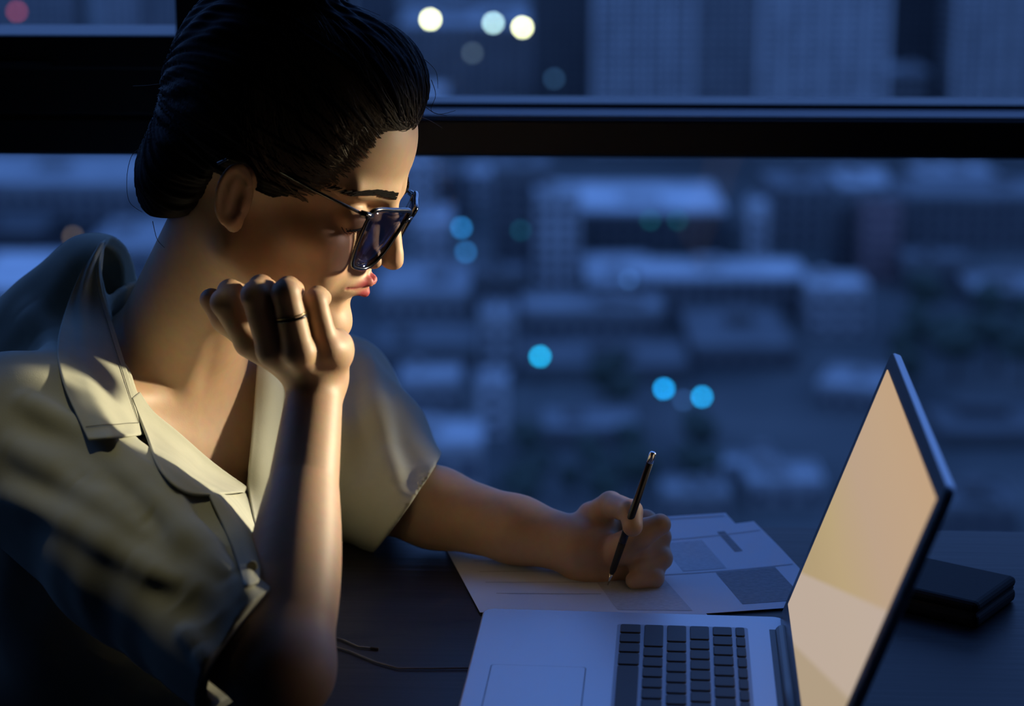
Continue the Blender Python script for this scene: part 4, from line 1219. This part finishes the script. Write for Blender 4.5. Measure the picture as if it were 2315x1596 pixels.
for a in (-1, 1):
    for b in (-1, 1):
        MB().tube([(a * .15, b * .15, ztop - .03), (a * .18, b * .18, 0)], [.02, .016], 10).build('leg', m_stool, stool, smooth=True)
    MB().tube([(a * .168, -.168, .16), (a * .168, .168, .16)], .010, 8).build('stretcher', m_stool, stool, smooth=True)

# ------------------------------------------------------------------ eyeglasses
m_frameg = mat('black_glasses_frame', (.006, .006, .007), .18, spec=.6, coat=.6)
m_lens = glass_mat('dark_tinted_lens', (.62, .60, .68), .7)
GR = eul(0, 0, -4.0)
def gl(q):
    c = np.array([.100, 0, .010]); return h2p((np.asarray(q) - c) @ GR.T + c)
gc = W(gl((.10, 0, .01))); glasses = empty('eyeglasses', gc); tag(glasses, 'dark framed tinted eyeglasses worn by the woman, slid down her nose', 'glasses')
def lens_pts(s_, grow=0.):
    """outline of one lens in the head frame: wide, rounded below"""
    out = []
    y0, y1 = .0085, .0600
    shp = [(0, 1), (.25, 1.02), (.5, 1.02), (.78, 1.03), (.95, 1.0), (.985, .90), (.945, .60), (.87, .30), (.75, .07), (.56, .0), (.36, -.01), (.19, .08), (.08, .28), (.02, .58), (-.01, .85)]
    cx = sum(a for a, b in shp) / len(shp); cz = .5
    for a, b in shp:
        a = cx + (a - cx) * (1 + grow); b = cz + (b - cz) * (1 + grow)
        y = y0 + a * (y1 - y0); z = -.0255 + b * .0515
        x = .1150 - .0160 * a - .0062 * (1 - b)
        out.append((x, s_ * y, z))
    # smooth closed curve
    n = len(out); res = []
    for i in range(n):
        p0, p1, p2, p3 = [np.array(out[(i + k) % n]) for k in (-1, 0, 1, 2)]
        for t in (0, .25, .5, .75): res.append(.5 * ((2 * p1) + (-p0 + p2) * t + (2 * p0 - 5 * p1 + 4 * p2 - p3) * t * t + (-p0 + 3 * p1 - 3 * p2 + p3) * t ** 3))
    return res
def gbuild(mb, name, m, **k):
    mb.v = [tuple(gl(v)) for v in mb.v]; return pbuild(mb, name, m, glasses, **k)
for s_ in (-1, 1):
    lp = lens_pts(s_)
    gbuild(MB().tube(lp, [.0016 + .0005 * (p[2] > .02) for p in lp], 8, closed=True), 'rim', m_frameg, smooth=True)
    lq = lens_pts(s_, -.02); n = len(lq); c = np.mean(lq, 0) + np.array([.0018, 0, 0]); mb = MB()
    vs = [c] + [c + (p - c) * .6 + np.array([.0006, 0, 0]) for p in lq] + list(lq)
    vs = vs + [v - np.array([.0014, 0, 0]) for v in vs]
    Mv = 2 * n + 1; f = []
    for i in range(n):
        j = (i + 1) % n
        f += [(0, 1 + i, 1 + j), (1 + i, 1 + n + i, 1 + n + j, 1 + j), (Mv, Mv + 1 + j, Mv + 1 + i), (Mv + 1 + i, Mv + 1 + j, Mv + 1 + n + j, Mv + 1 + n + i), (1 + n + i, Mv + 1 + n + i, Mv + 1 + n + j, 1 + n + j)]
    mb.add(vs, f); gbuild(mb, 'lens', m_lens, smooth=True)
    # end piece and temple arm
    gbuild(MB().tube([(0.0997, s_ * .0595, .0225), (0.0977, s_ * .0640, .0225), (0.0932, s_ * .0668, .0225)], [.0028, .0030, .0026], 8), 'hinge', m_frameg, smooth=True)
    gbuild(MB().tube([(0.0942, s_ * .0665, .0225), (.055, s_ * .0715, .0245), (.010, s_ * .0745, .0285), (-.008, s_ * .0755, .0280), (-.022, s_ * .0745, .0120)], [.0013, .0011, .0013, .0015, .0016], 8), 'temple_arm', m_frameg, smooth=True)
    gbuild(MB().tube([(0.0977, s_ * .0648, .0235), (0.0987, s_ * .0665, .0235)], .0013, 8), 'rivet', mat('steel_rivet', (.7, .7, .72), .15, 1.0), smooth=True)
gbuild(MB().tube([(.1138, .0095, .0165), (.1152, .004, .0190), (.1156, 0, .0195), (.1152, -.004, .0190), (.1138, -.0095, .0165)], .0017, 8), 'bridge', m_frameg, smooth=True)

# ------------------------------------------------------------------ ring and pen
rp = RH['mcp'][2] * .42 + RH['pip'][2] * .58; rd = tnorm(RH['pip'][2] - RH['mcp'][2]); ru = tnorm(np.cross(rd, [0, 1, 0])); rv = np.cross(rd, ru)
rc = W(rp); ringo = empty('ring', rc); tag(ringo, 'thin dark ring on the finger against her cheek', 'ring')
pbuild(MB().tube([rp + (ru * math.cos(a) + rv * math.sin(a)) * .0108 for a in np.linspace(0, 2 * math.pi, 36, endpoint=False)], .0011, 8, closed=True), 'band', mat('dark_steel', (.05, .045, .04), .25, 1.0), ringo, smooth=True)
pbuild(MB().tube([rp + (ru * math.cos(a) + rv * math.sin(a)) * .0108 + rd * .0022 for a in np.linspace(0, 2 * math.pi, 36, endpoint=False)], .0006, 6, closed=True), 'fine_band', mat('gold', (.5, .35, .15), .25, 1.0), ringo, smooth=True)
pt = P(1374, 1312, 1.557); pt[2] = .0035; pe = P(1477, 1022, 1.514); pa = tnorm(pe - pt)
pw = W(pt); pen = empty('pen', pw); tag(pen, 'slim dark pen with a bright metal end held in the writing hand', 'pen')
LN = np.linalg.norm(pe - pt)
at_ = lambda t: pt + pa * t
pbuild(MB().tube([at_(0), at_(.002), at_(.012)], [.0003, .0006, .0017], 10), 'nib', mat('steel_nib', (.5, .5, .5), .25, 1.0), pen, smooth=True)
pbuild(MB().tube([at_(.012), at_(.016), at_(.045)], [.0017, .0026, .0030], 14), 'grip', m_rubber, pen, smooth=True)
pbuild(MB().tube([at_(.045), at_(.046), at_(LN - .010)], [.0030, .0031, .0027], 14), 'barrel', mat('dark_barrel', (.03, .03, .035), .3, .6), pen, smooth=True)
pbuild(MB().tube([at_(LN - .010), at_(LN - .009), at_(LN - .001), at_(LN)], [.0026, .0029, .0026, .0015], 14), 'end_cap', mat('bright_steel', (.8, .8, .8), .2, 1.0), pen, smooth=True)
cd = tnorm(np.cross(pa, [1, .2, 0]))
pbuild(MB().tube([at_(LN - .012) + cd * .0026, at_(LN - .014) + cd * .0040, at_(LN - .045) + cd * .0037], [.0009, .0009, .0007], 6), 'clip', mat('steel_clip', (.6, .6, .6), .25, 1.0), pen, smooth=True)
